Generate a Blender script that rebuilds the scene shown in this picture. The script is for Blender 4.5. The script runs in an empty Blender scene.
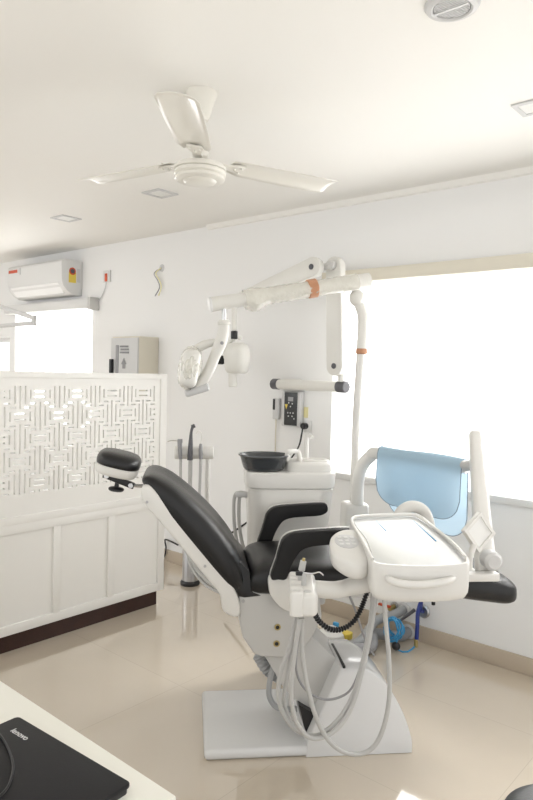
import bpy, bmesh, math, random
from mathutils import Vector, Matrix
random.seed(4)
R_ = math.radians
C = bpy.context.scene.collection
I4 = Matrix.Identity(4)

# ------------------------------------------------------------------ camera
CX, CY, CH = 266.5, 400.0, 1.65
v1 = Vector((-500 - CX, 352 - CY)); v2 = Vector((835 - CX, 386 - CY))
FPX = math.sqrt(-(v1.dot(v2)))
Xc = Vector((-v1.x, v1.y, FPX)).normalized()
Yc = Vector((v2.x, -v2.y, -FPX)).normalized()
Zc = Xc.cross(Yc).normalized()
RW = Matrix((Xc, Yc, Zc))            # camera -> world
EYE = Vector((0, 0, CH))
def ray(x, y): return RW @ Vector(((x - CX) / FPX, -(y - CY) / FPX, -1.0))
def onz(x, y, z=0.0):
    d = ray(x, y); return EYE + d * ((z - CH) / d.z)
def ony(x, y, Y):
    d = ray(x, y); return EYE + d * (Y / d.y)
def onx(x, y, X):
    d = ray(x, y); return EYE + d * (X / d.x)
TH = R_(47.5)
O3 = Vector((-1.938, 1.909, 0))
MC = Matrix.Translation(O3) @ Matrix.Rotation(TH, 4, 'Z')     # chair frame: u along the chair, w across it, z up
MCI = MC.inverted()
EC = MCI @ EYE; RC = MCI.to_3x3()
def pc(x, y, w):                       # measured point on the vertical plane w of the chair frame
    d = RC @ ray(x, y); return EC + d * ((w - EC.y) / d.y)
def pcz(x, y, z):
    d = RC @ ray(x, y); return EC + d * ((z - EC.z) / d.z)

cam = bpy.data.cameras.new('camera'); co = bpy.data.objects.new('camera', cam); C.objects.link(co)
cam.sensor_fit = 'VERTICAL'; cam.sensor_height = 36.0; cam.lens = FPX / 800 * 36.0
cam.clip_start = 0.05
co.matrix_world = Matrix.Translation(EYE) @ RW.to_4x4()
bpy.context.scene.camera = co

# ------------------------------------------------------------------ materials
def mat(name, col, rough=0.5, metal=0.0, coat=0.0, spec=0.5, bump=None, alpha=1.0, trans=0.0, sheen=0.0, ior=1.45, vary=None):
    m = bpy.data.materials.new(name); m.use_nodes = True
    nt = m.node_tree; b = nt.nodes['Principled BSDF']
    b.inputs['Base Color'].default_value = (*col, 1); b.inputs['Roughness'].default_value = rough
    b.inputs['Metallic'].default_value = metal; b.inputs['Coat Weight'].default_value = coat
    b.inputs['Coat Roughness'].default_value = 0.05
    b.inputs['Specular IOR Level'].default_value = spec; b.inputs['Alpha'].default_value = alpha
    b.inputs['Transmission Weight'].default_value = trans; b.inputs['IOR'].default_value = ior
    b.inputs['Sheen Weight'].default_value = sheen
    tc = nt.nodes.new('ShaderNodeTexCoord')
    if bump:
        sc, st = bump
        n = nt.nodes.new('ShaderNodeTexNoise'); n.inputs['Scale'].default_value = sc; n.inputs['Detail'].default_value = 3
        bp = nt.nodes.new('ShaderNodeBump'); bp.inputs['Strength'].default_value = st; bp.inputs['Distance'].default_value = 0.01
        nt.links.new(tc.outputs['Object'], n.inputs['Vector']); nt.links.new(n.outputs['Fac'], bp.inputs['Height'])
        nt.links.new(bp.outputs['Normal'], b.inputs['Normal'])
    if vary:
        sc, c2 = vary
        n = nt.nodes.new('ShaderNodeTexNoise'); n.inputs['Scale'].default_value = sc; n.inputs['Detail'].default_value = 4
        mx = nt.nodes.new('ShaderNodeMix'); mx.data_type = 'RGBA'
        mx.inputs[6].default_value = (*col, 1); mx.inputs[7].default_value = (*c2, 1)
        nt.links.new(tc.outputs['Object'], n.inputs['Vector']); nt.links.new(n.outputs['Fac'], mx.inputs[0])
        nt.links.new(mx.outputs[2], b.inputs['Base Color'])
    return m
M = {}
M['wall'] = mat('wall_paint', (.86, .86, .855), .6, bump=(60, .03))
M['ceil'] = mat('ceiling_paint', (.88, .87, .84), .7, bump=(40, .02))
M['cream'] = mat('screen_lacquer', (.88, .87, .84), .4)
M['white'] = mat('white_plastic', (.74, .73, .70), .28, coat=.25)
M['base'] = mat('base_enamel', (.72, .725, .73), .22, coat=.4)
M['greywhite'] = mat('grey_white_plastic', (.56, .555, .54), .35)
M['leather'] = mat('black_leather', (.012, .012, .013), .33, spec=.42, bump=(220, .10), coat=.1)
M['armpad'] = mat('black_rubber_pad', (.018, .018, .019), .5, spec=.25)
M['black'] = mat('black_plastic', (.015, .015, .017), .35)
M['dgrey'] = mat('dark_grey_plastic', (.10, .10, .11), .4)
M['mgrey'] = mat('mid_grey_plastic', (.30, .30, .31), .4)
M['hose'] = mat('grey_hose', (.50, .50, .49), .35, coat=.2)
M['pipe'] = mat('grey_pipe', (.36, .37, .38), .5)
M['chrome'] = mat('chrome', (.6, .6, .6), .18, metal=1)
M['steel'] = mat('brushed_steel', (.45, .45, .46), .28, metal=1, bump=(120, .05))
M['brass'] = mat('brass', (.45, .36, .16), .3, metal=1)
M['wood'] = mat('plinth_wood', (.05, .017, .011), .35, vary=(14, (.022, .008, .006)))
M['desk'] = mat('desk_laminate', (.80, .79, .72), .35)
M['laptop'] = mat('laptop_lid', (.010, .010, .011), .5, spec=.3, bump=(300, .05), vary=(5, (.016, .016, .018)))
M['bowl'] = mat('smoked_glass', (.06, .065, .07), .06, coat=.6, alpha=.93)
M['wrap'] = mat('plastic_wrap', (.88, .86, .78), .2, alpha=.5, bump=(38, 1.0), coat=.5)
M['tape'] = mat('brown_tape', (.50, .25, .14), .5)
M['screen'] = mat('panel_screen', (.04, .042, .045), .25)
M['red'] = mat('red_plastic', (.62, .10, .04), .45)
M['yellow'] = mat('yellow_plastic', (.80, .62, .10), .45)
M['paleyellow'] = mat('pale_yellow', (.82, .76, .42), .5)
M['blue'] = mat('blue_tubing', (.06, .33, .62), .35)
M['navy'] = mat('navy_hose', (.02, .04, .22), .35)
M['ink'] = mat('grey_ink', (.28, .28, .29), .6)
M['palegrey'] = mat('pale_grey', (.62, .62, .62), .45)
M['cassette'] = mat('blind_cassette', (.72, .68, .58), .5)
M['alu'] = mat('white_aluminium', (.74, .74, .73), .4)
M['yarm'] = mat('xray_enamel', (.74, .73, .69), .32, coat=.2)
M['lens'] = mat('light_diffuser', (.80, .80, .78), .4)
M['fan'] = mat('fan_enamel', (.80, .78, .72), .3, coat=.2)
M['silver'] = mat('silver_letters', (.75, .75, .75), .3)

# glossy cream floor tiles with thin joints
def floor_mat():
    m = mat('floor_tile', (.62, .53, .43), .09, spec=.5)
    nt = m.node_tree; b = nt.nodes['Principled BSDF']
    tc = nt.nodes.new('ShaderNodeTexCoord'); mp = nt.nodes.new('ShaderNodeMapping')
    mp.inputs['Location'].default_value = (0.12, -2.29 + 4.0, 0)
    br = nt.nodes.new('ShaderNodeTexBrick'); br.offset = 0; br.squash = 1
    br.inputs['Scale'].default_value = 1; br.inputs['Brick Width'].default_value = .8; br.inputs['Row Height'].default_value = .8
    br.inputs['Mortar Size'].default_value = .0016; br.inputs['Mortar Smooth'].default_value = .3
    br.inputs['Color1'].default_value = (.63, .55, .445, 1); br.inputs['Color2'].default_value = (.62, .54, .435, 1)
    br.inputs['Mortar'].default_value = (.52, .455, .375, 1)
    n = nt.nodes.new('ShaderNodeTexNoise'); n.inputs['Scale'].default_value = 3.0; n.inputs['Detail'].default_value = 6
    mx = nt.nodes.new('ShaderNodeMix'); mx.data_type = 'RGBA'; mx.blend_type = 'MULTIPLY'; mx.inputs[0].default_value = .16
    cr = nt.nodes.new('ShaderNodeMapRange'); cr.inputs[1].default_value = .3; cr.inputs[2].default_value = .7; cr.inputs[3].default_value = .75; cr.inputs[4].default_value = 1.0
    nt.links.new(tc.outputs['Object'], mp.inputs[0]); nt.links.new(mp.outputs[0], br.inputs['Vector'])
    nt.links.new(tc.outputs['Object'], n.inputs['Vector']); nt.links.new(n.outputs['Fac'], cr.inputs[0])
    nt.links.new(br.outputs['Color'], mx.inputs[6]); nt.links.new(cr.outputs[0], mx.inputs[7])
    nt.links.new(mx.outputs[2], b.inputs['Base Color'])
    b.inputs['Coat Weight'].default_value = 1; b.inputs['Coat IOR'].default_value = 1.9; b.inputs['Coat Roughness'].default_value = .02
    return m
M['floor'] = floor_mat()
M['skirt'] = mat('skirting_tile', (.50, .42, .33), .3, vary=(3, (.55, .47, .37)))
def blind_mat():
    m = bpy.data.materials.new('blind_fabric'); m.use_nodes = True; nt = m.node_tree
    for n in list(nt.nodes): nt.nodes.remove(n)
    o = nt.nodes.new('ShaderNodeOutputMaterial'); t = nt.nodes.new('ShaderNodeBsdfTranslucent'); d = nt.nodes.new('ShaderNodeBsdfDiffuse')
    tr = nt.nodes.new('ShaderNodeBsdfTransparent'); a = nt.nodes.new('ShaderNodeMixShader'); c = nt.nodes.new('ShaderNodeMixShader')
    t.inputs[0].default_value = (.95, .95, .95, 1); d.inputs[0].default_value = (.9, .9, .9, 1)
    wv = nt.nodes.new('ShaderNodeTexNoise'); wv.inputs['Scale'].default_value = 8
    a.inputs[0].default_value = .35; c.inputs[0].default_value = .5
    nt.links.new(t.outputs[0], a.inputs[1]); nt.links.new(d.outputs[0], a.inputs[2])
    nt.links.new(a.outputs[0], c.inputs[1]); nt.links.new(tr.outputs[0], c.inputs[2]); nt.links.new(c.outputs[0], o.inputs[0])
    return m
M['blind'] = blind_mat()
def glass_mat():
    m = bpy.data.materials.new('window_glass'); m.use_nodes = True; nt = m.node_tree
    for n in list(nt.nodes): nt.nodes.remove(n)
    o = nt.nodes.new('ShaderNodeOutputMaterial'); tr = nt.nodes.new('ShaderNodeBsdfTransparent'); g = nt.nodes.new('ShaderNodeBsdfGlossy')
    g.inputs['Roughness'].default_value = .02; mx = nt.nodes.new('ShaderNodeMixShader'); mx.inputs[0].default_value = .06
    nt.links.new(tr.outputs[0], mx.inputs[1]); nt.links.new(g.outputs[0], mx.inputs[2]); nt.links.new(mx.outputs[0], o.inputs[0])
    return m
M['glass'] = glass_mat()
def cloth_mat():
    m = mat('blue_drape', (.48, .65, .78), .8, bump=(300, .2), sheen=.3)
    nt = m.node_tree; b = nt.nodes['Principled BSDF']; o = nt.nodes['Material Output']
    t = nt.nodes.new('ShaderNodeBsdfTranslucent'); t.inputs[0].default_value = (.62, .78, .90, 1)
    mx = nt.nodes.new('ShaderNodeMixShader'); mx.inputs[0].default_value = .35
    nt.links.new(b.outputs[0], mx.inputs[1]); nt.links.new(t.outputs[0], mx.inputs[2]); nt.links.new(mx.outputs[0], o.inputs[0])
    return m
M['cloth'] = cloth_mat()
M['hem'] = mat('drape_hem', (.25, .33, .42), .8)

# ------------------------------------------------------------------ mesh helpers
def crv(pts, n=6, closed=False):
    P = [Vector(p) for p in pts]; out = []; N = len(P)
    rng = range(N if closed else N - 1)
    for i in rng:
        if closed: a, b, c, d = P[(i - 1) % N], P[i], P[(i + 1) % N], P[(i + 2) % N]
        else: a, b, c, d = P[max(i - 1, 0)], P[i], P[i + 1], P[min(i + 2, N - 1)]
        for k in range(n):
            t = k / n
            out.append(.5 * ((2 * b) + (c - a) * t + (2 * a - 5 * b + 4 * c - d) * t * t + (3 * b - a - 3 * c + d) * t ** 3))
    if not closed: out.append(P[-1].copy())
    return out
class G:
    def __init__(s, Mx=I4): s.bm = bmesh.new(); s.M = Mx.copy()
    def _merge(s, t, L=I4):
        bmesh.ops.transform(t, matrix=s.M @ L, verts=t.verts)
        me = bpy.data.meshes.new('tmp'); t.to_mesh(me); s.bm.from_mesh(me); bpy.data.meshes.remove(me); t.free()
    def box(s, x0, x1, y0, y1, z0, z1, bev=0.0, seg=2, L=I4):
        t = bmesh.new(); bmesh.ops.create_cube(t, size=1)
        bmesh.ops.scale(t, vec=(abs(x1 - x0), abs(y1 - y0), abs(z1 - z0)), verts=t.verts)
        bmesh.ops.translate(t, vec=((x0 + x1) / 2, (y0 + y1) / 2, (z0 + z1) / 2), verts=t.verts)
        if bev > 0: bmesh.ops.bevel(t, geom=list(t.edges), offset=bev, segments=seg, profile=.5, affect='EDGES', clamp_overlap=True)
        s._merge(t, L); return s
    def prism(s, pts, w0, w1, bev=0.0, seg=2, ang=30, L=I4, plane='xz'):
        """closed outline in the x-z plane (or x-y), pushed from w0 to w1 along the third axis"""
        t = bmesh.new()
        if plane == 'xz': a = [t.verts.new((p[0], w0, p[1])) for p in pts]; b = [t.verts.new((p[0], w1, p[1])) for p in pts]
        else: a = [t.verts.new((p[0], p[1], w0)) for p in pts]; b = [t.verts.new((p[0], p[1], w1)) for p in pts]
        n = len(pts)
        for i in range(n): t.faces.new((a[i], a[(i + 1) % n], b[(i + 1) % n], b[i]))
        t.faces.new(list(reversed(a))); t.faces.new(b)
        bmesh.ops.recalc_face_normals(t, faces=t.faces)
        if bev > 0:
            es = [e for e in t.edges if e.calc_face_angle(0) > R_(ang)]
            bmesh.ops.bevel(t, geom=es, offset=bev, segments=seg, profile=.5, affect='EDGES', clamp_overlap=True)
        s._merge(t, L); return s
    def tube(s, pts, r, n=10, sm=6, closed=False, cap=True, flat=1.0, coil=None):
        P = crv(pts, sm, closed) if sm else [Vector(p) for p in pts]
        N = len(P); rr = [r] * N
        if isinstance(r, (list, tuple)):
            K = len(r) - 1; rr = []
            for i in range(N):
                f = i / (N - 1) * K; k = min(int(f), K - 1); rr.append(r[k] * (1 - (f - k)) + r[k + 1] * (f - k))
        t = bmesh.new(); rings = []; T0 = None; nx = None
        for i in range(N):
            if closed: T = (P[(i + 1) % N] - P[i - 1]).normalized()
            else: T = (P[min(i + 1, N - 1)] - P[max(i - 1, 0)]).normalized()
            if nx is None:
                up = Vector((0, 0, 1)) if abs(T.z) < .9 else Vector((0, 1, 0)); nx = T.cross(up).normalized()
            else: nx = (nx - T * nx.dot(T)).normalized()
            ny = T.cross(nx)
            q = rr[i]
            if coil: q = rr[i] * (1 + coil * (1 if i % 2 else -1))
            rings.append([t.verts.new(P[i] + (nx * math.cos(a) * flat + ny * math.sin(a)) * q) for a in [2 * math.pi * k / n for k in range(n)]])
        for i in range(N if closed else N - 1):
            A, B = rings[i], rings[(i + 1) % N]
            for k in range(n): t.faces.new((A[k], A[(k + 1) % n], B[(k + 1) % n], B[k]))
        if not closed and cap: t.faces.new(rings[0]); t.faces.new(list(reversed(rings[-1])))
        bmesh.ops.recalc_face_normals(t, faces=t.faces)
        s._merge(t); return s
    def lathe(s, prof, base, axis=(0, 0, 1), n=28, L=I4):
        """prof: list of (radius, height) along axis from base"""
        t = bmesh.new(); ax = Vector(axis).normalized(); base = Vector(base)
        up = Vector((0, 0, 1)) if abs(ax.z) < .9 else Vector((1, 0, 0)); e1 = ax.cross(up).normalized(); e2 = ax.cross(e1)
        rings = []
        for r, h in prof:
            if r < 1e-5: rings.append([t.verts.new(base + ax * h)])
            else: rings.append([t.verts.new(base + ax * h + (e1 * math.cos(a) + e2 * math.sin(a)) * r) for a in [2 * math.pi * k / n for k in range(n)]])
        for A, B in zip(rings, rings[1:]):
            if len(A) == 1 and len(B) == 1: continue
            for k in range(n):
                k2 = (k + 1) % n
                if len(A) == 1: t.faces.new((A[0], B[k2], B[k]))
                elif len(B) == 1: t.faces.new((A[k], A[k2], B[0]))
                else: t.faces.new((A[k], A[k2], B[k2], B[k]))
        if len(rings[0]) > 1: t.faces.new(rings[0])
        if len(rings[-1]) > 1: t.faces.new(rings[-1])
        bmesh.ops.recalc_face_normals(t, faces=t.faces)
        s._merge(t, L); return s
    def cyl(s, a, b, r, n=20, bev=.15):
        a, b = Vector(a), Vector(b); d = b - a; h = d.length; e = min(r * bev, h * .3)
        return s.lathe([(0, 0), (r - e, 0), (r, e), (r, h - e), (r - e, h), (0, h)], a, d, n)
    def loft(s, rings, cap=True, closed=False):
        t = bmesh.new(); V = [[t.verts.new(p) for p in r] for r in rings]; n = len(V[0])
        for A, B in zip(V, V[1:]):
            for k in range(n): t.faces.new((A[k], A[(k + 1) % n], B[(k + 1) % n], B[k]))
        if cap: t.faces.new(V[0]); t.faces.new(list(reversed(V[-1])))
        bmesh.ops.recalc_face_normals(t, faces=t.faces)
        s._merge(t); return s
    def ball(s, c, r, sc=(1, 1, 1), L=I4, sub=3):
        t = bmesh.new(); bmesh.ops.create_icosphere(t, subdivisions=sub, radius=r)
        bmesh.ops.scale(t, vec=sc, verts=t.verts); bmesh.ops.transform(t, matrix=L, verts=t.verts)
        bmesh.ops.translate(t, vec=c, verts=t.verts); s._merge(t); return s
    def sheet(s, grid):
        t = bmesh.new(); V = [[t.verts.new(p) for p in r] for r in grid]
        for A, B in zip(V, V[1:]):
            for k in range(len(A) - 1): t.faces.new((A[k], A[k + 1], B[k + 1], B[k]))
        s._merge(t); return s
MATS = {}
def thing(name, label, cat, loc=(0, 0, 0), rz=0, group=None):
    o = bpy.data.objects.new(name, None); C.objects.link(o); o.location = loc; o.rotation_euler = (0, 0, rz)
    o.empty_display_size = .1
    o['label'] = label; o['category'] = cat
    if group: o['group'] = group
    MATS[o.name] = Matrix.Translation(Vector(loc)) @ Matrix.Rotation(rz, 4, 'Z'); return o
def cthing(name, label, cat, u, w, z, group=None):        # a thing standing square to the chair
    return thing(name, label, cat, MC @ Vector((u, w, z)), TH, group)
def obj(name, g, m, parent=None, label=None, ang=38, origin=None, rz=0):
    me = bpy.data.meshes.new(name); 
    if parent is not None: W = MATS[parent.name]
    else: W = Matrix.Translation(Vector(origin or (0, 0, 0))) @ Matrix.Rotation(rz, 4, 'Z')
    bmesh.ops.remove_doubles(g.bm, verts=g.bm.verts, dist=1e-6)
    bmesh.ops.transform(g.bm, matrix=W.inverted(), verts=g.bm.verts)
    g.bm.to_mesh(me); g.bm.free()
    for p in me.polygons: p.use_smooth = True
    me.set_sharp_from_angle(angle=R_(ang))
    me.materials.append(M[m] if isinstance(m, str) else m)
    o = bpy.data.objects.new(name, me); C.objects.link(o)
    if parent is not None: o.parent = parent; MATS[o.name] = W.copy()
    else: o.matrix_world = W; MATS[o.name] = W.copy()
    if label: o['label'] = label
    return o
def one(name, g, m, label, cat, origin, rz=0, group=None):
    o = obj(name, g, m, None, label, origin=origin, rz=rz); o['category'] = cat
    if group: o['group'] = group
    return o
def struct(name, g, m, parent=None):
    o = obj(name, g, m, parent)
    if parent is None: o['kind'] = 'structure'
    return o
def panel_holes(g, a0, a1, b0, b1, holes, t0, t1, f):
    """slab between t0 and t1 with rectangular holes; f(a,b,t) -> point"""
    A = sorted({round(v, 5) for v in [a0, a1] + [h[0] for h in holes] + [h[1] for h in holes]})
    Bz = sorted({round(v, 5) for v in [b0, b1] + [h[2] for h in holes] + [h[3] for h in holes]})
    solid = {}
    for i in range(len(A) - 1):
        for j in range(len(Bz) - 1):
            ca, cb = (A[i] + A[i + 1]) / 2, (Bz[j] + Bz[j + 1]) / 2
            solid[i, j] = not any(h[0] < ca < h[1] and h[2] < cb < h[3] for h in holes)
    t = bmesh.new(); vs = {}
    def v(i, j, k):
        if (i, j, k) not in vs: vs[i, j, k] = t.verts.new(f(A[i], Bz[j], (t0, t1)[k]))
        return vs[i, j, k]
    for (i, j), s in solid.items():
        if not s: continue
        for k in (0, 1): t.faces.new((v(i, j, k), v(i + 1, j, k), v(i + 1, j + 1, k), v(i, j + 1, k)))
        if not solid.get((i - 1, j)): t.faces.new((v(i, j, 0), v(i, j + 1, 0), v(i, j + 1, 1), v(i, j, 1)))
        if not solid.get((i + 1, j)): t.faces.new((v(i + 1, j, 0), v(i + 1, j + 1, 0), v(i + 1, j + 1, 1), v(i + 1, j, 1)))
        if not solid.get((i, j - 1)): t.faces.new((v(i, j, 0), v(i + 1, j, 0), v(i + 1, j, 1), v(i, j, 1)))
        if not solid.get((i, j + 1)): t.faces.new((v(i, j + 1, 0), v(i + 1, j + 1, 0), v(i + 1, j + 1, 1), v(i, j + 1, 1)))
    bmesh.ops.recalc_face_normals(t, faces=t.faces); g._merge(t)

# ------------------------------------------------------------------ the setting
WY = 3.728; HC = 2.8
XL, XR, YB = -8.6, 1.6, -2.2
struct('floor', G().box(XL, XR, YB, WY + .3, -.1, 0), 'floor')
struct('ceiling', G().box(XL, XR, YB, WY + .3, HC, HC + .1), 'ceil')
W1 = (-6.9, -5.44, 1.05, 2.24)       # blinded window behind the screen
W2 = (-2.60, 0.9, .965, 2.30)        # large window on the right
W3 = (-8.1, -7.02, 1.05, 1.965)
g = G(); JX = -3.84
panel_holes(g, XL, JX, 0, HC, [W1, W3], WY, WY + .28, lambda a, b, t: (a, t, b))
struct('wall_back', g, 'wall')
g = G(); panel_holes(g, JX, XR, 0, HC, [W2], WY - .02, WY + .28, lambda a, b, t: (a, t, b))
struct('wall_window', g, 'wall')
struct('wall_left', G().box(XL - .1, XL, YB, WY + .3, 0, HC), 'wall')
struct('baseboard_back', G().box(XL, JX, WY - .012, WY, 0, .1, .003), 'skirt')
struct('baseboard_window', G().box(JX, XR, WY - .034, WY - .02, 0, .1, .003), 'skirt')
g = G(); g.prism([(WY - .02, HC), (WY - .02, HC - .035), (WY - .04, HC - .03), (WY - .06, HC)], JX, XR, 0, L=Matrix(((0, 1, 0, 0), (1, 0, 0, 0), (0, 0, 1, 0), (0, 0, 0, 1))))
struct('trim_1', g, 'ceil')
def window(name, W, y0, mull, dark=False):
    a, b, c, d = W
    g = G(); t = .05
    panel_holes(g, a, b, c, d, [(a + t + i * (b - a - t) / mull, a + (i + 1) * (b - a - t) / mull, c + t, d - t) for i in range(mull)], y0 + .12, y0 + .17, lambda A, B, T: (A, T, B))
    w = struct(name, g, 'dgrey' if dark else 'alu')
    obj('glass_pane', G().box(a + t, b - t, y0 + .143, y0 + .147, c + t, d - t), 'glass', w)
    obj('window_sill', G().box(a - .03, b + .03, y0 - .025, y0 + .12, c - .03, c + .014, .006), 'alu', w)
    return w
w1 = window('window_1', W1, WY, 2); w2 = window('window_2', W2, WY - .02, 4); w3 = window('window_3', W3, WY, 1)
obj('dark_sash', G().box(W3[1] - .09, W3[1] - .035, WY + .06, WY + .10, W3[2], W3[3] - .004, .003), 'dgrey', w3)
# blinds
t = thing('roller_blind', 'beige-topped roller blind over the large bright window on the right', 'blind', (-.85, WY - .06, 2.30), 0, 'roller blinds')
obj('cassette', G().box(-2.66, .95, WY - .10, WY - .022, 2.245, 2.325, .006), 'cassette', t)
g = G()
for i in range(14):
    x0 = -2.6 + i * .25
    g.box(x0 + .002, x0 + .25 - .002, WY + .03, WY + .0305, .967, 2.29)
obj('blind_fabric', g, 'blind', t)
t = thing('roller_blind', 'white roller blind under the air conditioner, cassette and pale fabric', 'blind', (-6.1, WY - .05, 2.25), 0, 'roller blinds')
obj('cassette', G().box(-6.98, -5.36, WY - .10, WY - .002, 2.205, 2.30, .01), 'alu', t)
obj('end_bracket', G().box(-5.37, -5.33, WY - .11, WY - .002, 2.19, 2.31, .006), 'greywhite', t)
g = G()
for i in range(6): g.box(-6.88 + i * .24 + .003, -6.88 + (i + 1) * .24 - .003, WY + .05, WY + .051, 1.07, 2.22)
obj('blind_fabric', g, 'blind', t)

# ------------------------------------------------------------------ ceiling things
def dlight(px, label, s=.085):
    p = onz(*px, HC)
    t = thing('ceiling_light', label, 'ceiling light', (p.x, p.y, HC), 0, 'recessed ceiling lights')
    g = G(); panel_holes(g, p.x - s, p.x + s, p.y - s, p.y + s, [(p.x - s * .72, p.x + s * .72, p.y - s * .72, p.y + s * .72)], HC - .008, HC - .0005, lambda a, b, c: (a, b, c))
    obj('frame', g, 'palegrey', t)
    obj('diffuser', G().box(p.x - s * .72, p.x + s * .72, p.y - s * .72, p.y + s * .72, HC - .004, HC - .0005), 'lens', t)
dlight((66, 218), 'small square recessed ceiling light, the one farthest left above the air conditioner')
dlight((160, 193), 'small square recessed ceiling light just below the fan hub')
dlight((535, 106), 'square recessed ceiling light at the right edge of the view', .075)
p = onz(452, 5, HC)
t = thing('ceiling_speaker', 'round white ceiling speaker with a striped grille', 'speaker', (p.x, p.y, HC))
obj('rim', G().lathe([(.058, 0), (.058, .012), (.064, .016), (.078, .012), (.085, .002), (.085, 0)], (p.x, p.y, HC), (0, 0, -1), 48), 'palegrey', t)
g = G(); g.lathe([(0, 0), (.057, 0), (.057, .006), (0, .006)], (p.x, p.y, HC), (0, 0, -1), 40); obj('grille', g, 'mgrey', t)
g = G()
for i in range(-6, 7):
    y = i * .0085; L = math.sqrt(max(.055 ** 2 - y * y, 0))
    if abs(i) > 0: g.box(p.x - L, p.x + L, p.y + y - .0022, p.y + y + .0022, HC - .011, HC - .005)
g.box(p.x - .056, p.x + .056, p.y - .006, p.y + .006, HC - .014, HC - .005)
obj('grille_bars', g, 'palegrey', t)

# ceiling fan
hx, hy, hz = -2.043, 1.913, 2.468
t = thing('ceiling_fan', 'cream three-bladed ceiling fan with a round ribbed hub', 'fan', (hx, hy, HC))
obj('canopy', G().lathe([(.062, 0), (.064, .012), (.05, .06), (.036, .105), (.028, .12), (.012, .125)], (hx, hy, HC), (0, 0, -1), 32), 'fan', t)
obj('rod', G().cyl((hx, hy, hz + .03), (hx, hy, HC - .1), .012), 'fan', t)
obj('lower_canopy', G().lathe([(.012, 0), (.03, .01), (.036, .04), (.012, .05)], (hx, hy, hz + .055), (0, 0, 1), 28), 'fan', t)
obj('motor_hub', G().lathe([(0, -.045), (.055, -.045), (.066, -.04), (.07, -.034), (.095, -.034), (.104, -.028), (.104, -.018), (.098, -.014), (.108, -.008), (.108, .004), (.101, .008), (.109, .010), (.109, .020), (.10, .024), (.10, .03), (.085, .036), (.03, .04), (0, .04)], (hx, hy, hz), (0, 0, 1), 48), 'fan', t)
for k in range(3):
    a = R_(-50.15 + 120 * k)
    L = Matrix.Translation((hx, hy, hz + .045)) @ Matrix.Rotation(a, 4, 'Z') @ Matrix.Rotation(R_(-8), 4, 'X')
    g = G(L)
    outl = [(.15, -.052), (.24, -.062), (.45, -.068), (.64, -.070), (.652, -.064), (.655, 0), (.648, .055), (.635, .062), (.45, .062), (.24, .056), (.15, .045), (.143, .035), (.14, -.04)]
    top = [Vector((x, y, .006 - y * y * 2.2)) for x, y in outl]
    # cambered blade, three strips wide
    cs = []
    for x in [.14, .2, .3, .42, .54, .635, .655]:
        hw = .066 + .008 * min((x - .14) / .3, 1)
        if x > .65: hw -= .014
        if x < .15: hw -= .016
        row = []
        for s_ in range(9):
            y = -hw + 2 * hw * s_ / 8; row.append(Vector((x, y, .010 - 2.6 * y * y)))
        cs.append(row)
    g.sheet(cs)
    b = obj('blade', g, 'fan', t)
    sm = b.modifiers.new('thickness', 'SOLIDIFY'); sm.thickness = .003; sm.offset = -1
    g = G(L); g.prism([(.07, -.022), (.12, -.018), (.175, -.035), (.20, -.03), (.20, .03), (.175, .035), (.12, .018), (.07, .022)], -.004, .004, .001, plane='xy')
    for sx, sy in ((.185, -.02), (.185, .02), (.16, 0)): g.cyl((sx, sy, -.012), (sx, sy, .018), .005, 10)
    obj('blade_bracket', g, 'fan', b)

# ------------------------------------------------------------------ carved partition screen
PX = -3.517
t = thing('partition_screen', 'tall cream screen with cut geometric fretwork above three shaker panels', 'partition', (PX - .03, 2.2, 0))
Y0, Y1 = .9, 3.028
holes = []
PY, PZ = .1265, .1295
ybase, ztop = 1.941, 1.484
fy0, fy1, fz0, fz1 = 1.838, 2.932, .905, 1.532
def slot(y0, y1, z0, z1):
    y0, y1, z0, z1 = max(y0, fy0), min(y1, fy1), max(z0, fz0), min(z1, fz1)
    if y1 - y0 > .006 and z1 - z0 > .006: holes.append((y0, y1, z0, z1))
s_ = .0052
for i in range(-1, 9):
    for j in range(-1, 6):
        yc = ybase + i * PY; zc = ztop - j * PZ
        if (i + j) % 2 == 0:            # upright slots in a diamond
            for k, hl in ((-2, .21), (-1, .45), (0, .66), (1, .45), (2, .21)):
                y = yc + k * PY * .255; slot(y - s_, y + s_, zc - hl * PZ, zc + hl * PZ)
        else:                           # lying slots
            for k in (-.13, .13): slot(yc - PY * .29, yc + PY * .29, zc + k * PZ - s_, zc + k * PZ + s_)
            for k in (-.41, .41):
                for q in (-.36, .36): slot(yc + PY * (q - .15), yc + PY * (q + .15), zc + k * PZ - s_, zc + k * PZ + s_)
g = G(); panel_holes(g, Y0 + .01, 2.975, .77, 1.585, holes, PX - .035, PX - .012, lambda a, b, c: (c, a, b))
obj('fretwork_panel', g, 'cream', t, 'cream panel pierced by upright and lying slots')
g = G()
g.box(PX - .05, PX, 2.972, Y1, .10, 1.615, .003); g.box(PX - .05, PX + .001, Y0, 2.975, 1.578, 1.615, .003)
g.box(PX - .05, PX + .001, Y0, 2.975, .735, .782, .003)
obj('frame', g, 'cream', t)
g = G(); g.box(PX - .40, PX - .052, Y0, Y1 - .002, .10, .74, .004); 
g = G(); st = [1.37, 1.766, 2.159, 2.555]
g.box(PX - .045, PX - .014, Y0, 2.975, .10, .74)
obj('lower_panel', g, 'cream', t)
g = G()
g.box(PX - .02, PX, Y0, 2.975, .684, .737, .003); g.box(PX - .02, PX, Y0, 2.975, .10, .156, .003)
for y in st: g.box(PX - .02, PX, y, y + .05, .15, .69, .003)
obj('shaker_rails', g, 'cream', t)
obj('plinth', G().box(PX - .05, PX - .018, Y0, Y1 - .05, 0, .102), 'wood', t, 'dark wood plinth')

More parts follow.
